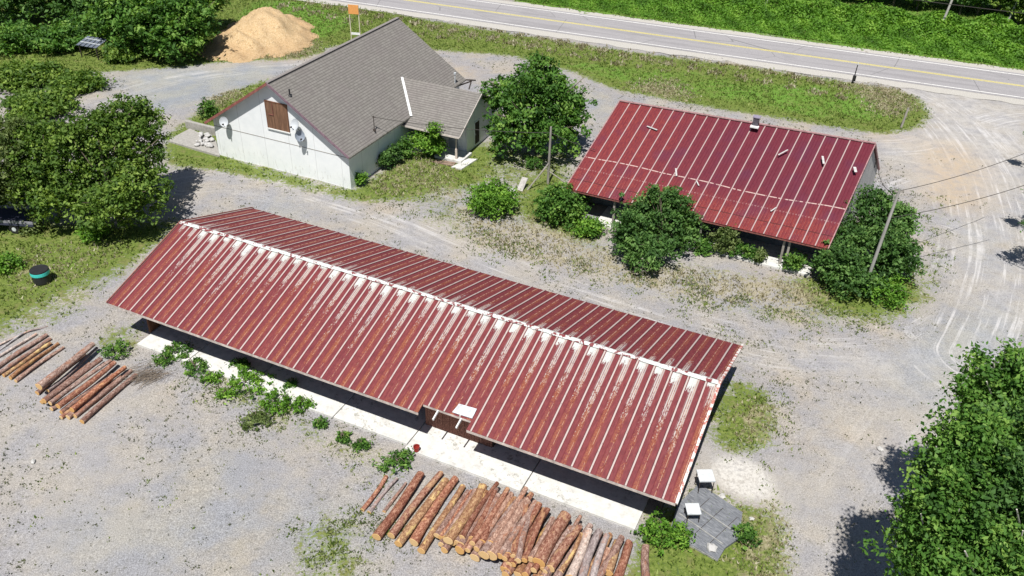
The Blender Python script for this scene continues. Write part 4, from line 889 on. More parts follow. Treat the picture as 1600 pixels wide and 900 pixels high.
# pole with braces
g = at(856, 287); t = empty('service_pole', g, label='thin grey pole with two slanting braces left of the open barn', cat='pole')
mb = MB(); mb.tube([(0, 0, 0), (.02, 0, 4.9)], [.11, .08], 8); mb.build('shaft', M_WOODG, t)
q = at(824, 297)-g; mb = MB(); mb.tube([(q.x, q.y, 0), (.05, 0, 1.9)], .06, 6); mb.build('brace', M_WOODG, t)
q = at(888, 292)-g; mb = MB(); mb.tube([(q.x, q.y, .2), (.05, 0, 1.1)], .05, 6); mb.build('brace', M_WOODG, t)
PM = g+Vector((.02, 0, 4.4))
# leaning slab and block by it
g = at(812, 298); t = empty('leaning_board', g, math.radians(10), label='grey board leaning near the thin pole', cat='board')
mb = MB(); mb.bar((0, 0, .0), (.55, .75, .75), .5, .07); mb.build('plank', simple('pale_plank', (.42, .40, .38), .9, .3, 4), t)
stone('block', at(800, 297, .15), .26, M_RUB, 91, label='pale block in the grass beside the leaning grey board', cat='block')
# utility pole by the large bush
g = at(1350, 452); t = empty('utility_pole', g, label='tall pale utility pole rising through the large bush beside the open barn', cat='utility pole')
mb = MB(); mb.tube([(0, 0, 0), (.35, 0, 7.6)], [.12, .085], 10); mb.build('shaft', simple('bleached_pole', (.36, .35, .33), .9, .25, 5, stretch=(1, 1, .2)), t)
mb = MB(); mb.bar((.05, 0, 7.35), (.65, 0, 7.35), .08); mb.tube([(.6, 0, 7.35), (.6, 0, 7.53)], .05, 6); mb.tube([(.1, 0, 7.35), (.1, 0, 7.53)], .05, 6); mb.build('insulator_bracket', M_WOODG, t)
PR = g+Vector((.35, 0, 7.4))
def wire(a, b, sag, lab, r=.02, n=14):
    a, b = Vector(a), Vector(b); pts = []
    for i in range(n+1): q = i/n; p = a.lerp(b, q); p.z -= sag*4*q*(1-q); pts.append(p-a)
    mb = MB(); mb.tube(pts, r, 5); o = mb.build('overhead_cable', M_WIRE); o.location = a; return tag(o, lab, 'cable')
wire(PR, at(1605, 238, 7.0), .25, 'cable from the utility pole top to the right edge of the yard')
wire(PR, Vector(BO)+Matrix.Rotation(BA, 3, 'Z')@(bl(at(1366, 262, 3.4))+Vector((0, 0, .7))), .9, 'slack cable from the utility pole to the barn gable')
wire(PR-Vector((0, 0, 1.9)), at(1605, 288, 6.0), .25, 'lower cable running right from below the utility pole top', .022)
wire(PM, MAST, .3, 'cable from the thin braced pole to the house roof mast', .022)
wire(PM, at(930, 234, 4.2), .1, 'short cable from the thin braced pole to the barn roof', .022)
# roadside poles and lines
RP = []
for (bx, by, lab, rr2, ln) in ((1470, 42, 'pale roadside utility pole before the forest, standing alone', .15, .0), (1573, 38, 'rightmost roadside utility pole before the forest', .15, .0), (1571, 41, 'short stub pole braced beside the rightmost roadside pole', .12, -.6), (1196, 9, 'roadside pole showing only its foot at the top of the picture', .16, 0)):
    g = at(bx, by); h = 9. if ln == 0 else 4.; t = empty('utility_pole', g, label=lab, cat='utility pole', group='utility poles along the forest edge')
    mb = MB(); mb.tube([(0, 0, 0), (.9+ln, -.3, h)], [rr2, rr2*.7], 8); mb.build('shaft', simple('bleached_pole_grey', (.50, .48, .45), .9, .2, 5), t)
    if h > 5:
        mb = MB(); mb.bar((.2, -.9, h-.6), (1.4, .3, h-.6), .1); mb.build('crossarm', M_WOODG, t); RP.append(g)
for dz, lab in ((3.15, 'upper roadside cable along the forest edge'), (2.75, 'lower roadside cable along the forest edge')):
    a_ = at(1330, -14, dz); b_ = at(1680, 30, dz); wire(a_, b_, .1, lab, .035)
# dark trailer under the left trees, dark lean-to at upper left
g = at(12, 352, 0); t = empty('flatbed_trailer', g, math.radians(-4), label='dark blue flatbed trailer in the shade under the left trees', cat='trailer')
M_TR = simple('dark_blue_steel', (.05, .055, .09), .6, .3)
mb = MB(); mb.box((0, 0, .75), (5.5, 2.2, .14)); mb.build('bed', M_TR, t)
mb = MB(); mb.box((0, 1.05, 1.1), (5.5, .08, .5)); mb.box((0, -1.05, .95), (5.5, .06, .2)); mb.build('side_board', simple('grey_rail', (.25, .25, .28), .6, .2), t)
for x in (-1.2, 1.2):
    for y in (-.95, .95):
        w_ = MB(); w_.tube([(x, y-.12, .36), (x, y+.12, .36)], .36, 16); wo_ = w_.build('wheel', M_BLK, t)
        w_ = MB(); w_.tube([(x, y-.13, .36), (x, y+.13, .36)], .16, 10); w_.build('hub', M_GALV, wo_)
g = at(150, 88, 0); t = empty('lean_to', g, math.radians(-20), label='small dark pallet-roofed lean-to in the weeds at the upper left', cat='lean-to')
mb = MB()
for i in range(5): mb.bar((-1.2+i*.55, -.9, 1.3), (-1.2+i*.55, .9, 1.7), .42, .05)
mb.build('roof', simple('blue_grey_boards', (.12, .14, .18), .8, .4), t)
mb = MB(); mb.bar((-1.3, -.3, 1.5), (1.3, -.3, 1.5), .08); mb.bar((-1.3, .4, 1.66), (1.3, .4, 1.66), .08); mb.build('batten', M_GALV, t)
for x in (-1.1, 1.1):
    for y in (-.8, .8): mb = MB(); mb.box((x, y, .65+.1*y), (.09, .09, 1.3+.2*y)); mb.build('leg', M_DARK, t)
# wood-chip heap
def chips():
    P = [at(x, y) for x, y in ((348, 78), (480, 80), (475, 50), (350, 12))]; c = sum(P, Vector())/4; n = 70
    xs = np.linspace(-10, 10, n); ys = np.linspace(-12, 11, n); X, Y = np.meshgrid(xs, ys, indexing='ij')
    Z = 2.5*np.exp(-((X+.2)/3.3)**2-((Y-1.)/4.6)**2)+1.3*np.exp(-((X-2.6)/2.8)**2-((Y+2.)/3.6)**2)+1.2*np.exp(-((X+1.6)/3.2)**2-((Y+5.2)/3.2)**2)
    for k in range(9): Z += .09*np.sin(X*RNG.uniform(.6, 3)+Y*RNG.uniform(-3, 3)+k)*np.clip(Z, 0, 1)
    Z += RNG.normal(0, .05, Z.shape)*np.clip(Z*2, 0, 1)-.28
    I_ = np.arange(n*n).reshape(n, n); F = np.stack([I_[:-1, :-1], I_[1:, :-1], I_[1:, 1:], I_[:-1, 1:]], -1).reshape(-1, 4)
    a = NT('fresh_wood_chips', .95, .1); v = a.coord(); c1 = a.ramp(a.noise(v, 7, 5, .85), [(.3, (.42, .26, .12)), (.5, (.70, .50, .28)), (.7, (.86, .72, .50))])
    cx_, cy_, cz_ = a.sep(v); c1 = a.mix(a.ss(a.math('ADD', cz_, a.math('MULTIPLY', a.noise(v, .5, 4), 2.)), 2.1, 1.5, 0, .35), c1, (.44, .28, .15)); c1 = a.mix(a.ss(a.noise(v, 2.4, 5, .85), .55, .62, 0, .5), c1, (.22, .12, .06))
    a.bump(a.noise(v, 6, 4, .8), 1., .2)
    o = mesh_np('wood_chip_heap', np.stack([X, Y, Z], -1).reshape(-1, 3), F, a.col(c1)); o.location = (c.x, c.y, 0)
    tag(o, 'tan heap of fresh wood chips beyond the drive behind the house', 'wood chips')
chips()

# ------------------------------------------------------------------ vegetation
def leaf_mat(name, stops, trans=.32):
    a = NT(name, .6, .25); at_ = a.attr('tint'); oi = a.n('ShaderNodeObjectInfo').outputs['Random']
    c = a.ramp(at_.outputs['Fac'], stops); a.col(c); a.b.inputs['Base Color']
    tr_ = a.n('ShaderNodeBsdfTranslucent'); a.l(a.mix(1., c, (1.25, 1.3, .6), 'MULTIPLY'), tr_.inputs[0])
    mx = a.n('ShaderNodeMixShader'); mx.inputs[0].default_value = trans; a.l(a.b.outputs[0], mx.inputs[1]); a.l(tr_.outputs[0], mx.inputs[2])
    a.l(mx.outputs[0], a.t.nodes['Material Output'].inputs[0]); return a.m
LM = {
 'dark': leaf_mat('dark_green_leaves', [(0, (.034, .085, .020)), (.5, (.078, .175, .040)), (1, (.19, .33, .09))]),
 'mid': leaf_mat('mid_green_leaves', [(0, (.036, .098, .016)), (.5, (.092, .215, .034)), (1, (.24, .39, .08))]),
 'yellow': leaf_mat('yellow_green_leaves', [(0, (.045, .10, .014)), (.5, (.115, .205, .032)), (1, (.27, .38, .075))]),
 'bright': leaf_mat('bright_green_leaves', [(0, (.055, .14, .014)), (.5, (.13, .29, .03)), (1, (.28, .47, .07))]),
 'olive': leaf_mat('olive_leaves', [(0, (.05, .085, .018)), (.5, (.125, .18, .05)), (1, (.27, .33, .13))]),
 'grass': leaf_mat('grass_blades', [(0, (.06, .10, .015)), (.5, (.135, .205, .034)), (1, (.31, .37, .11))], .25),
 'drygrass': leaf_mat('dry_grass_blades', [(0, (.17, .145, .075)), (.5, (.33, .30, .18)), (1, (.55, .51, .38))], .2),
 'weed': leaf_mat('dark_weed_leaves', [(0, (.07, .075, .05)), (.5, (.13, .14, .08)), (1, (.22, .24, .13))], .2),
}
def leaves(name, C, size, mat, parent=None, up=.55, seed=0, tint=None, blades=False):
    "one leaf-shaped quad per centre C, random facing biased upward"
    rg = np.random.default_rng(seed); n = len(C); C = np.asarray(C, float); size = np.broadcast_to(np.asarray(size, float), (n,))*rg.uniform(.5, 1.5, n)
    N = rg.normal(size=(n, 3)); N /= np.linalg.norm(N, axis=1, keepdims=True); N[:, 2] = np.abs(N[:, 2])*(1-up)+up; N /= np.linalg.norm(N, axis=1, keepdims=True)
    T_ = np.cross(N, rg.normal(size=(n, 3))); T_ /= np.linalg.norm(T_, axis=1, keepdims=True); B_ = np.cross(N, T_)
    h = size[:, None]*.5; fold = N*size[:, None]*.16
    Vv = np.stack([C-T_*h*1.15, C-B_*h*.62+fold, C+T_*h*1.15, C+B_*h*.62+fold], 1).reshape(-1, 3)
    F = np.arange(4*n).reshape(n, 4); o = mesh_np(name, Vv, F, mat, parent)
    tn = rg.uniform(0, 1, n) if tint is None else np.clip(tint+rg.uniform(-.22, .22, n), 0, 1)
    at_ = o.data.attributes.new('tint', 'FLOAT', 'POINT'); at_.data.foreach_set('value', np.repeat(tn, 4).astype(np.float32)); return o
def crown_points(blobs, nclump, per, rc, seed, flat=.6):
    rg = np.random.default_rng(seed); P = []; Tn = []
    vol = np.array([b[3]*b[4] for b in blobs], float); vol /= vol.sum()
    for _ in range(nclump):
        b = blobs[rg.choice(len(blobs), p=vol)]; d = rg.normal(size=3); d /= np.linalg.norm(d)
        if d[2] < -.75: d[2] *= -1
        q = rg.uniform(.42, 1.12)**.8; c = np.array(b[:3])+d*np.array([b[3], b[3], b[4]])*q*(1+.12*rg.normal())
        m_ = int(per*rg.uniform(.5, 1.5)); r = rc*rg.uniform(.45, 1.35); s = rg.normal(size=(m_, 3))*np.array([r, r, r*flat])*.62
        P.append(c+s); Tn.append(np.full(m_, np.clip(rg.normal(.45, .27), 0, 1)))
    P = np.concatenate(P); Tn = np.concatenate(Tn); k = P[:, 2] > .05
    return P[k], Tn[k]
M_TRUNK = simple('grey_brown_trunk', (.16, .13, .10), .95, .4, 4, stretch=(1, 1, .2))
M_PTRUNK = simple('pale_trunk', (.55, .52, .46), .9, .3, 4, stretch=(1, 1, .2))
def tree(name, base, blobs, mat, nclump, per, rc, leaf, seed, label, cat, group=None, trunk=.18, tm=None, **k):
    "blobs relative to base: (x,y,z,r_h,r_v)"
    t = empty(name, base, label=label, cat=cat, group=group, **k); rr = random.Random(seed)
    P, Tn = crown_points(blobs, nclump, per, rc, seed); leaves('crown', P, leaf, mat, t, seed=seed, tint=Tn)
    top = max(b[2] for b in blobs); mb = MB(); mb.tube([(0, 0, -.1), (rr.uniform(-.15, .15), rr.uniform(-.15, .15), top*.4), (rr.uniform(-.3, .3), rr.uniform(-.3, .3), top*.95)], [trunk, trunk*.75, trunk*.3], 8)
    for b in blobs:
        for _ in range(4):
            e = Vector((b[0]+rr.uniform(-.9, .9)*b[3], b[1]+rr.uniform(-.75, .75)*b[3], b[2]+rr.uniform(-.2, 1.0)*b[4])); s0 = Vector((0, 0, max(.2, b[2]*rr.uniform(.3, .6))))
            m_ = s0.lerp(e, .5)+Vector((0, 0, .3)); mb.tube([s0, m_, e], [trunk*.5, trunk*.34, trunk*.14], 5)
    mb.build('trunk', tm or M_TRUNK, t); return t
def blob_at(px, py, z, base, rh, rv): p = at(px, py, z)-base; return (p.x, p.y, z, rh, rv)

# centre tree between house and barn
b = at(838, 238); BL = [blob_at(px, py, z, b, rh, rv) for px, py, z, rh, rv in ((790, 150, 4.2, 1.9, 1.6), (830, 165, 4.2, 2.6, 2.4), (875, 160, 4.4, 2.2, 2.), (800, 205, 2.6, 2., 1.9), (870, 205, 2.6, 2.3, 2.), (840, 130, 5.6, 2.1, 1.6), (850, 105, 7.0, .8, 1.3), (890, 185, 3., 1.7, 1.8))]
tree('leafy_tree', b, BL, LM['mid'], 620, 34, .45, .27, 11, 'broad dark green tree between the white house and the barn', 'tree')
# bushes
def bush(px, py, h, r, mat, seed, label, n=170, per=30, leaf=.2, sq=1., extra=(), name='bush', cat='bush', rc=.32, base=None):
    b = at(*(base or (px, py+8))); bl_ = [blob_at(px, py, h*.5, b, r, h*.5)]+[blob_at(ex, ey, ez, b, er, ev) for ex, ey, ez, er, ev in extra]
    return tree(name, b, bl_, mat, n, per, rc, leaf, seed, label, cat, trunk=.05)
bush(770, 312, 2., 1.75, LM['bright'], 21, 'rounded bright green bush alone on the gravel in front of the thin pole', 230, 30, .17)
bush(874, 320, 2.4, 1.75, LM['mid'], 22, 'dark green bush at the left front corner of the open barn', 230, 30, .19)
bush(922, 357, 1.2, .95, LM['bright'], 23, 'low bright green bush at the foot of the dark bush by the barn', 80, 26, .17)
bush(1025, 350, 3.4, 2.6, LM['dark'], 24, 'large dark green bush covering the middle of the barn front', 620, 32, .2, extra=((1050, 320, 3.3, 1.1, 1.1), (1022, 305, 4.2, .45, .7), (985, 360, 2, 1.1, 1.2), (1075, 355, 1.6, 1.0, .9), (1010, 395, 1.2, 1.7, .9)), base=(1028, 398))
bush(1352, 385, 3.3, 2.7, LM['dark'], 25, 'biggest bushy tree around the utility pole at the barn corner', 900, 34, .2, extra=((1370, 330, 3.4, 1.6, 1.2), (1310, 410, 1.6, 1.4, 1.3), (1400, 350, 2.6, 1.2, 1.2), (1400, 400, 1.8, 1.5, 1.4), (1340, 440, .9, 1.8, .8)), base=(1362, 430), rc=.36)
bush(1385, 455, 1.1, 1.5, LM['bright'], 26, 'low bright green growth at the foot of the big bushy tree', 90, 26, .16)
bush(665, 222, 2.2, 1.35, LM['bright'], 27, 'bright green shrub growing at the porch of the white house', 170, 28, .18, extra=((677, 203, 2.9, .4, .7), (680, 230, 1.0, .9, .8)), base=(668, 240))
for i, (px, py, h, r, m_, lb) in enumerate(((563, 280, .9, .45, 'bright', 'small weedy shrub at the near corner of the white house'), (600, 252, 1.5, .5, 'dark', 'thin dark shrub against the shaded house wall'), (616, 243, 1.6, .55, 'dark', 'dark shrub at the middle of the shaded house wall'), (632, 232, 1.8, .55, 'mid', 'green shrub where the house wall meets the porch'), (326, 172, 1.6, .8, 'mid', 'small green shrub in the grass left of the house gable'),
    (1133, 376, 2.2, .8, 'olive', 'thin spindly shrub in front of the barn slab'), (1160, 392, 1.1, .9, 'mid', 'low weedy clump on the barn slab edge, right of the spindly shrub'), (1100, 385, 1.0, .8, 'mid', 'low clump between the large bush and the spindly shrub'), (1187, 400, .9, .45, 'olive', 'small weed near the middle post of the barn'), (1240, 408, 1.3, .75, 'mid', 'leafy weed at the barn post nearest the big bushy tree'), (835, 255, .8, .7, 'mid', 'small green sprout at the foot of the centre tree'))):
    bush(px, py, h, r, LM[m_], 40+i, lb, int(60*max(r, .6)*h), 22, .16, cat='shrub', name='shrub', rc=.22)
# weeds along the long shed slab
for i, (px, py, h, r, m_, lb) in enumerate(((385, 598, .7, 1.25, 'bright', 'bright leafy weed clump covering the slab edge left of centre'), (432, 628, .6, 1.0, 'bright', 'leafy weed clump right beside the big clump on the slab'), (400, 655, .4, .8, 'olive', 'thin weeds below the leafy clumps at the slab'), (275, 550, .5, .85, 'mid', 'low weeds growing over the left end of the slab'), (305, 572, .4, .75, 'mid', 'low weed patch between two bare pieces of slab'), (255, 560, .5, .45, 'mid', 'small weed at the left corner of the slab'), (180, 548, .7, .75, 'mid', 'weed clump at the upper end of the left log pile'), (352, 615, .4, .4, 'bright', 'small bright weed at the lower slab edge'),
    (618, 722, .5, .8, 'mid', 'flat green weed patch above the long log pile'), (1035, 832, .9, 1.0, 'bright', 'round bright green bush at the right end of the slab'), (1062, 842, .7, .6, 'bright', 'small bright bush against the corner of the grey deck'), (330, 590, .35, .55, 'bright', 'low ragged weeds between the slab pieces left of the big clump'), (455, 600, .3, .35, 'mid', 'small weeds on the slab right of the big clump'), (470, 632, .5, .5, 'bright', 'ragged bright weeds at the right end of the slab clump'), (375, 570, .4, .5, 'mid', 'weeds reaching under the eave above the big clump'), (500, 662, .3, .3, 'mid', 'tiny weed at the slab edge left of the bucket'), (535, 683, .3, .35, 'mid', 'tiny green weed on gravel left of the bucket'), (565, 695, .3, .4, 'mid', 'small weed on the gravel just left of the bucket'), (1165, 835, .7, .6, 'mid', 'green weeds along the right side of the grey deck'))):
    bush(px, py, h, r, LM[m_], 60+i, lb, int(70*max(r, .5)*max(h, .7)), 20, .13, cat='weeds', name='weed_clump', rc=.17, base=(px, py+3))
# left trees
GL = 'trees at the left edge'
b = at(188, 350); tree('leafy_tree', b, [blob_at(*q[:3], b, *q[3:]) for q in ((190, 250, 4.2, 2.7, 2.4), (165, 325, 2.3, 2.1, 1.7), (215, 318, 2.3, 1.9, 1.6), (190, 310, 3.4, 1.6, 1.4), (215, 220, 5.2, 2.2, 1.8), (200, 180, 6.8, 1.6, 1.3), (150, 290, 3., 2., 1.6), (225, 290, 3., 1.8, 1.6), (170, 210, 6., 2., 1.5), (225, 185, 6.2, 1.3, 1.))], LM['yellow'], 820, 34, .42, .22, 31, 'yellow-green tree shading the gravel, rightmost of the left-edge trees', 'tree', GL)
b = at(95, 338); tree('leafy_tree', b, [blob_at(*q[:3], b, *q[3:]) for q in ((95, 250, 4.4, 2.6, 2.2), (90, 312, 2.1, 2.2, 1.4), (60, 285, 3.4, 1.8, 1.6), (120, 220, 6., 2., 1.6), (110, 300, 3., 1.7, 1.3), (60, 225, 5.6, 1.9, 1.5))], LM['yellow'], 640, 34, .42, .22, 32, 'yellow-green tree in the middle of the left-edge trees', 'tree', GL)
b = at(-5, 330); tree('leafy_tree', b, [blob_at(*q[:3], b, *q[3:]) for q in ((0, 260, 4.2, 2.5, 2.), (20, 225, 5.6, 2., 1.8), (-30, 290, 3.4, 2., 1.6), (25, 295, 3., 1.4, 1.2))], LM['olive'], 480, 34, .42, .22, 33, 'darker tree cut by the left edge beside the trailer', 'tree', GL)
bush(145, 362, 1., .9, LM['bright'], 34, 'bright low growth at the foot of the left trees', 70, 22, .17, cat='weeds', name='weed_clump')
bush(8, 412, .8, .9, LM['bright'], 35, 'bright green weeds at the left edge of the lawn', 60, 22, .15, cat='weeds', name='weed_clump')
bush(50, 355, .8, .6, LM['olive'], 36, 'pale grassy clump in the shade by the trailer', 40, 22, .15, cat='weeds', name='weed_clump')
# scrub behind (upper left)
for i, (px, py, h, r, m_, lb) in enumerate(((40, 120, 1.5, 3.2, 'yellow', 'wide yellowish scrub at the far left behind the trees'), (95, 60, 2.2, 2.6, 'mid', 'pale green scrub left of the lean-to'), (130, 45, 2.4, 2.2, 'mid', 'scrub clump behind the lean-to'), (60, 165, 1.5, 3.0, 'yellow', 'yellowish scrub just above the left-edge trees'), (120, 130, 1., 2.2, 'yellow', 'low yellowish scrub below the lean-to'), (190, 85, 1.1, 1.4, 'yellow', 'small yellowish scrub at the foot of the far dark tree'), (20, 60, 2.4, 3., 'mid', 'tall green scrub in the upper left corner'))):
    bush(px, py, h, r, LM[m_], 80+i, lb, 220, 26, .3, cat='scrub', name='scrub', rc=.5)
GF = 'dark trees at the upper left'
for i, (bx, by, hh, r, m_, lb) in enumerate(((283, 88, 6.5, 3.9, 'mid', 'dark green tree nearest the wood-chip heap'), (222, 78, 7.5, 3.6, 'mid', 'dark green tree left of the one by the wood-chip heap'), (150, 35, 8.5, 4.2, 'dark', 'dark tree in the top left behind the lean-to'), (70, 28, 8.5, 4.5, 'dark', 'dark tree in the top left corner'), (-10, 40, 8., 4.2, 'dark', 'dark tree cut by the top left corner'), (305, 50, 6.5, 3.2, 'mid', 'dark tree directly behind the one nearest the wood chips'))):
    b = at(bx, by); tree('leafy_tree', b, [(0, 0, hh*.5, r, hh*.42), (r*.45, .5, hh*.62, r*.6, hh*.25), (-r*.5, -.3, hh*.6, r*.6, hh*.28), (0, -r*.4, hh*.3, r*.7, hh*.25)], LM[m_], 480, 30, .55, .36, 90+i, lb, 'tree', GF)
# right foreground trees
GR = 'trees at the right edge'
RB = [(1430, 930, ((1475, 850, 5.2, 1.8, 1.6), (1440, 875, 4.4, 1.2, 1.1), (1482, 800, 6.4, 1.4, 1.3), (1450, 800, 5.8, .9, .9)), 'mid', 'green tree at the lower right whose crown reaches farthest left'),
      (1490, 850, ((1515, 745, 7.2, 1.8, 1.7), (1482, 735, 6.4, 1.1, 1.1), (1530, 700, 8., 1.6, 1.5), (1515, 800, 5.4, 1.8, 1.5)), 'mid', 'green tree in the middle of the right-edge group'),
      (1570, 720, ((1565, 620, 6.4, 2.0, 1.7), (1585, 585, 7.2, 1.3, 1.2), (1545, 650, 5.4, 1.6, 1.4), (1600, 640, 6., 2., 1.8)), 'mid', 'uppermost tree of the right-edge group'),
      (1590, 880, ((1590, 760, 7.4, 2.3, 2.), (1620, 700, 8., 2., 2.), (1560, 810, 6., 1.8, 1.6), (1600, 850, 5., 2.2, 1.8)), 'dark', 'dark green tree on the right edge below the uppermost one'),
      (1540, 960, ((1530, 870, 5.6, 2.2, 1.8), (1580, 900, 5.6, 2.2, 1.8), (1500, 900, 4.6, 1.8, 1.5)), 'mid', 'tree filling the bottom right corner')]
for i, (bx, by, bs, m_, lb) in enumerate(RB):
    b = at(bx-35, by+120); tree('leafy_tree', b, [blob_at(q[0], q[1], q[2]+3., b, q[3]*.92, q[4]*.92) for q in bs]+[blob_at(bs[0][0]+15, bs[0][1]+40, bs[0][2]+.6, b, 1.7, 1.5)], LM[m_], 430, 44, .38, .16, 120+i, lb, 'tree', GR, tm=M_PTRUNK)
for i, (bx, by, cx, cy, z, r, lb) in enumerate(((1690, 300, 1606, 212, 3.2, .55, 'dark tree branch tips entering at the right edge, the upper one'), (1700, 420, 1608, 300, 3.4, .5, 'dark tree branch tips at the right edge, the middle one'), (1710, 480, 1606, 355, 3.4, .75, 'dark tree branch tips at the right edge, the lowest one'))):
    b = at(bx, by); tree('leafy_tree', b, [blob_at(cx+6, cy, z, b, r, r*.7), blob_at(cx+45, cy, z, b, r*1.8, r*1.2)], LM['dark'], 110, 26, .28, .15, 140+i, lb, 'tree', 'trees beyond the right edge')

# scatter helpers over the ground masks
def sample_mask(m, n, rg, ymax=125, lo=.3):
    out = []
    while sum(map(len, out)) < n:
        x = rg.uniform(-58, 73, n*3); y = 1/(rg.uniform(1/ymax, 1/15., n*3)) if False else rg.uniform(15, ymax, n*3)
        ix = ((x+60)/.3).astype(int).clip(0, m.shape[0]-1); iy = ((y-14)/.3).astype(int).clip(0, m.shape[1]-1)
        px, py = to_px(x, y); k = (m[ix, iy] > rg.uniform(lo, 1, len(x))) & (px > -60) & (px < 1660) & (py > -40) & (py < 940); out.append(np.stack([x[k], y[k]], 1))
        if len(out) > 40: break
    return np.concatenate(out)[:n]
def keep_off(P, boxes):
    k = np.ones(len(P), bool)
    for (o_, an, x0, x1, y0, y1) in boxes:
        c, s = math.cos(-an), math.sin(-an); X = P[:, 0]-o_.x; Y = P[:, 1]-o_.y; u = c*X-s*Y; v_ = s*X+c*Y; k &= ~((u > x0) & (u < x1) & (v_ > y0) & (v_ < y1))
    return P[k]
BOX = [(SO, SA, 1., 33.2, .4, 12.5), (BO, BA, .5, 19, 0., 12), (HO, HA, .3, 13.9, .3, 18.8), (HO, HA, 13, 19.4, 8.3, 16.5), (R0, RD, -200, 200, -1.6, 8.8), (HO, HA, -5.4, .6, -1., 3)]
def tufts(name, P, h, mat, seed, wd=.3, nb=4, **k):
    "small upright blades in threes and fours"
    rg = np.random.default_rng(seed); n = len(P)*nb; B = np.repeat(P, nb, 0)+rg.normal(0, .07, (n, 2)); hh = h*rg.uniform(.5, 1.5, n); an = rg.uniform(0, 2*math.pi, n); w_ = hh*wd
    lean = rg.normal(0, .45, (n, 2))*hh[:, None]; V0 = np.stack([B[:, 0]-np.cos(an)*w_, B[:, 1]-np.sin(an)*w_, np.full(n, -.02)], 1); V1 = np.stack([B[:, 0]+np.cos(an)*w_, B[:, 1]+np.sin(an)*w_, np.full(n, -.02)], 1)
    V2 = np.stack([B[:, 0]+lean[:, 0], B[:, 1]+lean[:, 1], hh], 1); Vv = np.stack([V0, V1, V2], 1).reshape(-1, 3)
    o = mesh_np(name, Vv, np.arange(3*n).reshape(n, 3), mat); a_ = o.data.attributes.new('tint', 'FLOAT', 'POINT')
    tn = np.repeat(np.clip(np.repeat(rg.uniform(0, 1, len(P)), nb)+rg.normal(0, .15, n), 0, 1), 3); a_.data.foreach_set('value', tn.astype(np.float32)); return tag(o, **k)
rg = np.random.default_rng(99)
gm = MASK['grass']*(1-.7*MASK['dry'])
tufts('grass', keep_off(sample_mask(gm, 46000, rg, 118, .35), BOX), .13, LM['grass'], 1, .35, 3, label='green turf tufts over the verges and lawns', cat='grass', kind='stuff')
dm = MASK['grass']*np.clip(MASK['dry']*1.4, 0, 1)
tufts('dry_grass', keep_off(sample_mask(dm, 9000, rg, 118, .25), BOX), .12, LM['drygrass'], 2, .35, 3, label='dry straw-coloured grass tufts on the yard', cat='grass', kind='stuff')
def band_pts(n, rg, d0, d1, s0, s1):
    s_ = rg.uniform(s0, s1, n); d_ = d0+(d1-d0)*rg.uniform(0, 1, n)**.8; return np.stack([R0.x+RU.x*s_+RN.x*d_, R0.y+RU.y*s_+RN.y*d_], 1)
vp = band_pts(14000, rg, -8.5, -2.7, -60, 9); vp = vp[(np.sin(vp[:, 0]*.9+vp[:, 1]*1.7)+np.sin(vp[:, 0]*2.3-vp[:, 1]*.8)+rg.normal(0, .9, len(vp))) > 1.6]
tufts('verge_weeds', vp, .2, LM['drygrass'], 7, .35, 4, label='scattered pale rough weeds along the near verge of the highway', cat='weeds', kind='stuff')
# sparse weeds on gravel: clustered
wm = np.clip(blur((RNG.uniform(0, 1, GX.shape) > .985).astype(float), 4)*22, 0, 1)*(1-np.clip(MASK['blue'], 0, 1))*(1-.8*np.clip(MASK['track']+MASK['pale'], 0, 1))
tufts('gravel_weeds', keep_off(sample_mask(wm*np.clip(1-MASK['grass'], 0, 1), 12000, rg, 95, .15), BOX), .06, LM['weed'], 3, .7, 3, label='tiny dark weeds speckling the gravel yard', cat='weeds', kind='stuff')
wp = np.zeros(GX.shape)
for vv_, poly in ((1., [(490,780),(580,765),(592,860),(590,905),(430,905),(450,820)]), (.7, [(700,335),(820,380),(1000,425),(1280,470),(1420,500),(1380,522),(1150,498),(860,430),(720,385)]), (.8, [(290,560),(420,640),(620,715),(600,735),(420,690),(280,600)]), (.4, [(1180,690),(1260,730),(1255,900),(1170,900)]), (.12, [(60,660),(330,690),(340,860),(0,880),(0,700)]), (.9, [(1110,600),(1215,600),(1205,700),(1100,690)]), (.3, [(1420,290),(1480,300),(1480,440),(1430,500)]), (.5, [(560,300),(720,300),(760,380),(640,345)]), (.5,[(1130,490),(1330,520),(1200,545),(1050,500)])):
    wp = np.maximum(wp, vv_*pip(PXG, PYG, poly))
wp = blur(wp, 4)*np.clip(blur((RNG.uniform(0, 1, GX.shape) > .955).astype(float), 1)*12, .02, 1)
tufts('yard_weeds', keep_off(sample_mask(wp, 4800, rg, 100, .06), BOX), .085, LM['grass'], 8, .5, 3, label='low green weeds in ragged patches on the gravel', cat='weeds', kind='stuff')
tufts('yard_weeds', keep_off(sample_mask(wp, 3200, rg, 100, .06), BOX), .07, LM['weed'], 9, .5, 3, label='low dark weeds mixed into the gravel patches', cat='weeds', kind='stuff')
# lush brush strip beyond the highway
def brush():
    rg = np.random.default_rng(5); n = 120000; s = rg.uniform(-45, 70, n); d = rg.uniform(10., 25., n); hgt = np.clip((d-12.)/6., .06, 1)*(.75+.5*np.sin(s*.9+d*.7)+.35*np.sin(s*.37-d*1.3))
    hgt = np.clip(hgt, .06, 2)*1.1; z = hgt*rg.uniform(.3, 1, n)**.5
    P = np.stack([R0.x+RU.x*s+RN.x*d, R0.y+RU.y*s+RN.y*d, z], 1)
    tn = .45+.25*np.sin(s*.8)*np.sin(d*.9)+.15*np.sin(s*2.3+d); o = leaves('roadside_brush', P, .34, LM['bright'], seed=5, tint=tn, up=.35)
    tag(o, 'bright green brush filling the bank beyond the highway', 'brush', kind='stuff')
brush()
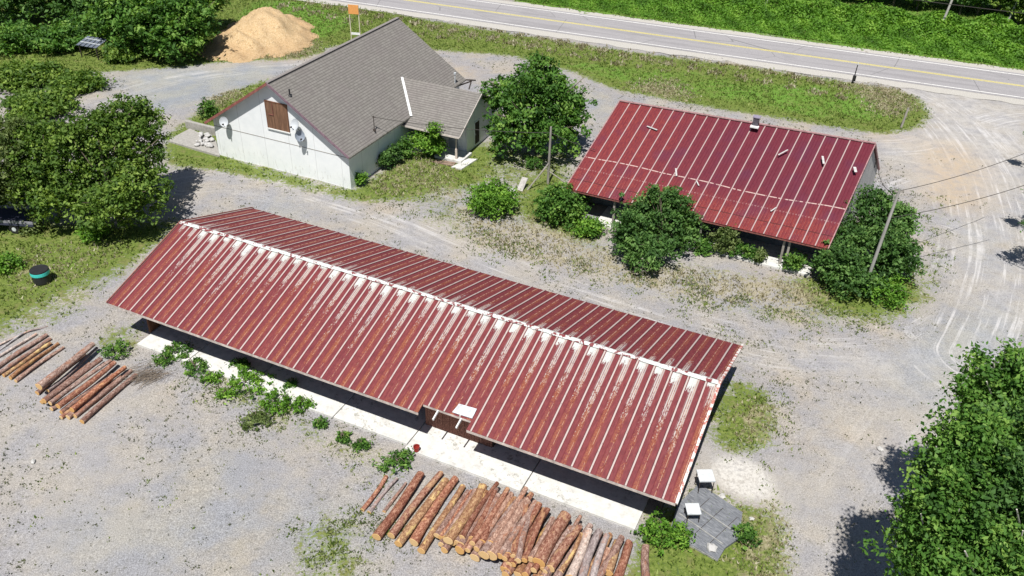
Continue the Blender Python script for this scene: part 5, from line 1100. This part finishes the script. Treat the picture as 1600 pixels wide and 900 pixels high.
# forest edge trees
rr = random.Random(12); names = {'dark': 'dark green', 'mid': 'mid green', 'yellow': 'yellow-green', 'olive': 'olive green'}
FT = [(1085, -22, 'dark'), (1140, -14, 'dark'), (1215, -8, 'dark'), (1262, -2, 'olive'), (1312, 6, 'mid'), (1352, 10, 'yellow'), (1395, 16, 'dark'), (1432, 22, 'yellow'), (1500, 30, 'dark'), (1528, 30, 'mid'), (1560, 24, 'dark'), (1592, 48, 'yellow'), (1622, 52, 'mid')]
for i, (bx, by, m_) in enumerate(FT):
    b = at(bx, by); r = rr.uniform(2.2, 3.0); hh = rr.uniform(6.5, 9); lo_ = .0 if m_ == 'dark' else 0
    bl_ = [(0, 1.5, hh*.6, r*1.1, hh*.38), (r*.4, 0, hh*.38, r*.8, hh*.22), (-r*.5, .4, hh*.42, r*.8, hh*.22)]
    if m_ in ('yellow', 'mid'): bl_.append((rr.uniform(-1, 1), -.6, 1.9, 1.5, 1.3))
    tree('forest_tree', b+RN*2.2, bl_, LM[m_], 230, 28, .5, .34, 150+i, f'{names[m_]} forest-edge tree, {ORD[i]} from left beyond the highway', 'tree', 'forest trees beyond the highway', trunk=.16)
for i in range(9):
    b = at(1080+i*62, -28+i*7.)+RN*6.5; r = 3.2
    tree('forest_tree', b, [(0, 0, 5.5, r, 3.8), (1.5, 0, 3.2, r*.8, 2.2)], LM['dark'], 200, 26, .6, .42, 180+i, 'dark forest tree in the second row behind the forest edge', 'tree', 'second row of forest trees', trunk=.18)
# brushwood heap beside the left pile
def twigs():
    g = at(228, 590); rr = random.Random(4); mb = MB()
    for i in range(90):
        x, y = rr.gauss(0, .55), rr.gauss(0, .35); an = math.radians(35)+rr.gauss(0, .35); l_ = rr.uniform(.5, 1.6)
        mb.tube([(x-math.cos(an)*l_/2, y-math.sin(an)*l_/2, rr.uniform(.02, .15)), (x, y, rr.uniform(.1, .3)), (x+math.cos(an)*l_/2, y+math.sin(an)*l_/2, rr.uniform(.02, .2))], .012, 3)
    o = mb.build('twig_heap', simple('grey_twigs', (.30, .25, .20), .9, .4)); o.location = g; tag(o, 'heap of thin bare twigs at the right side of the left log pile', 'twigs')
twigs()
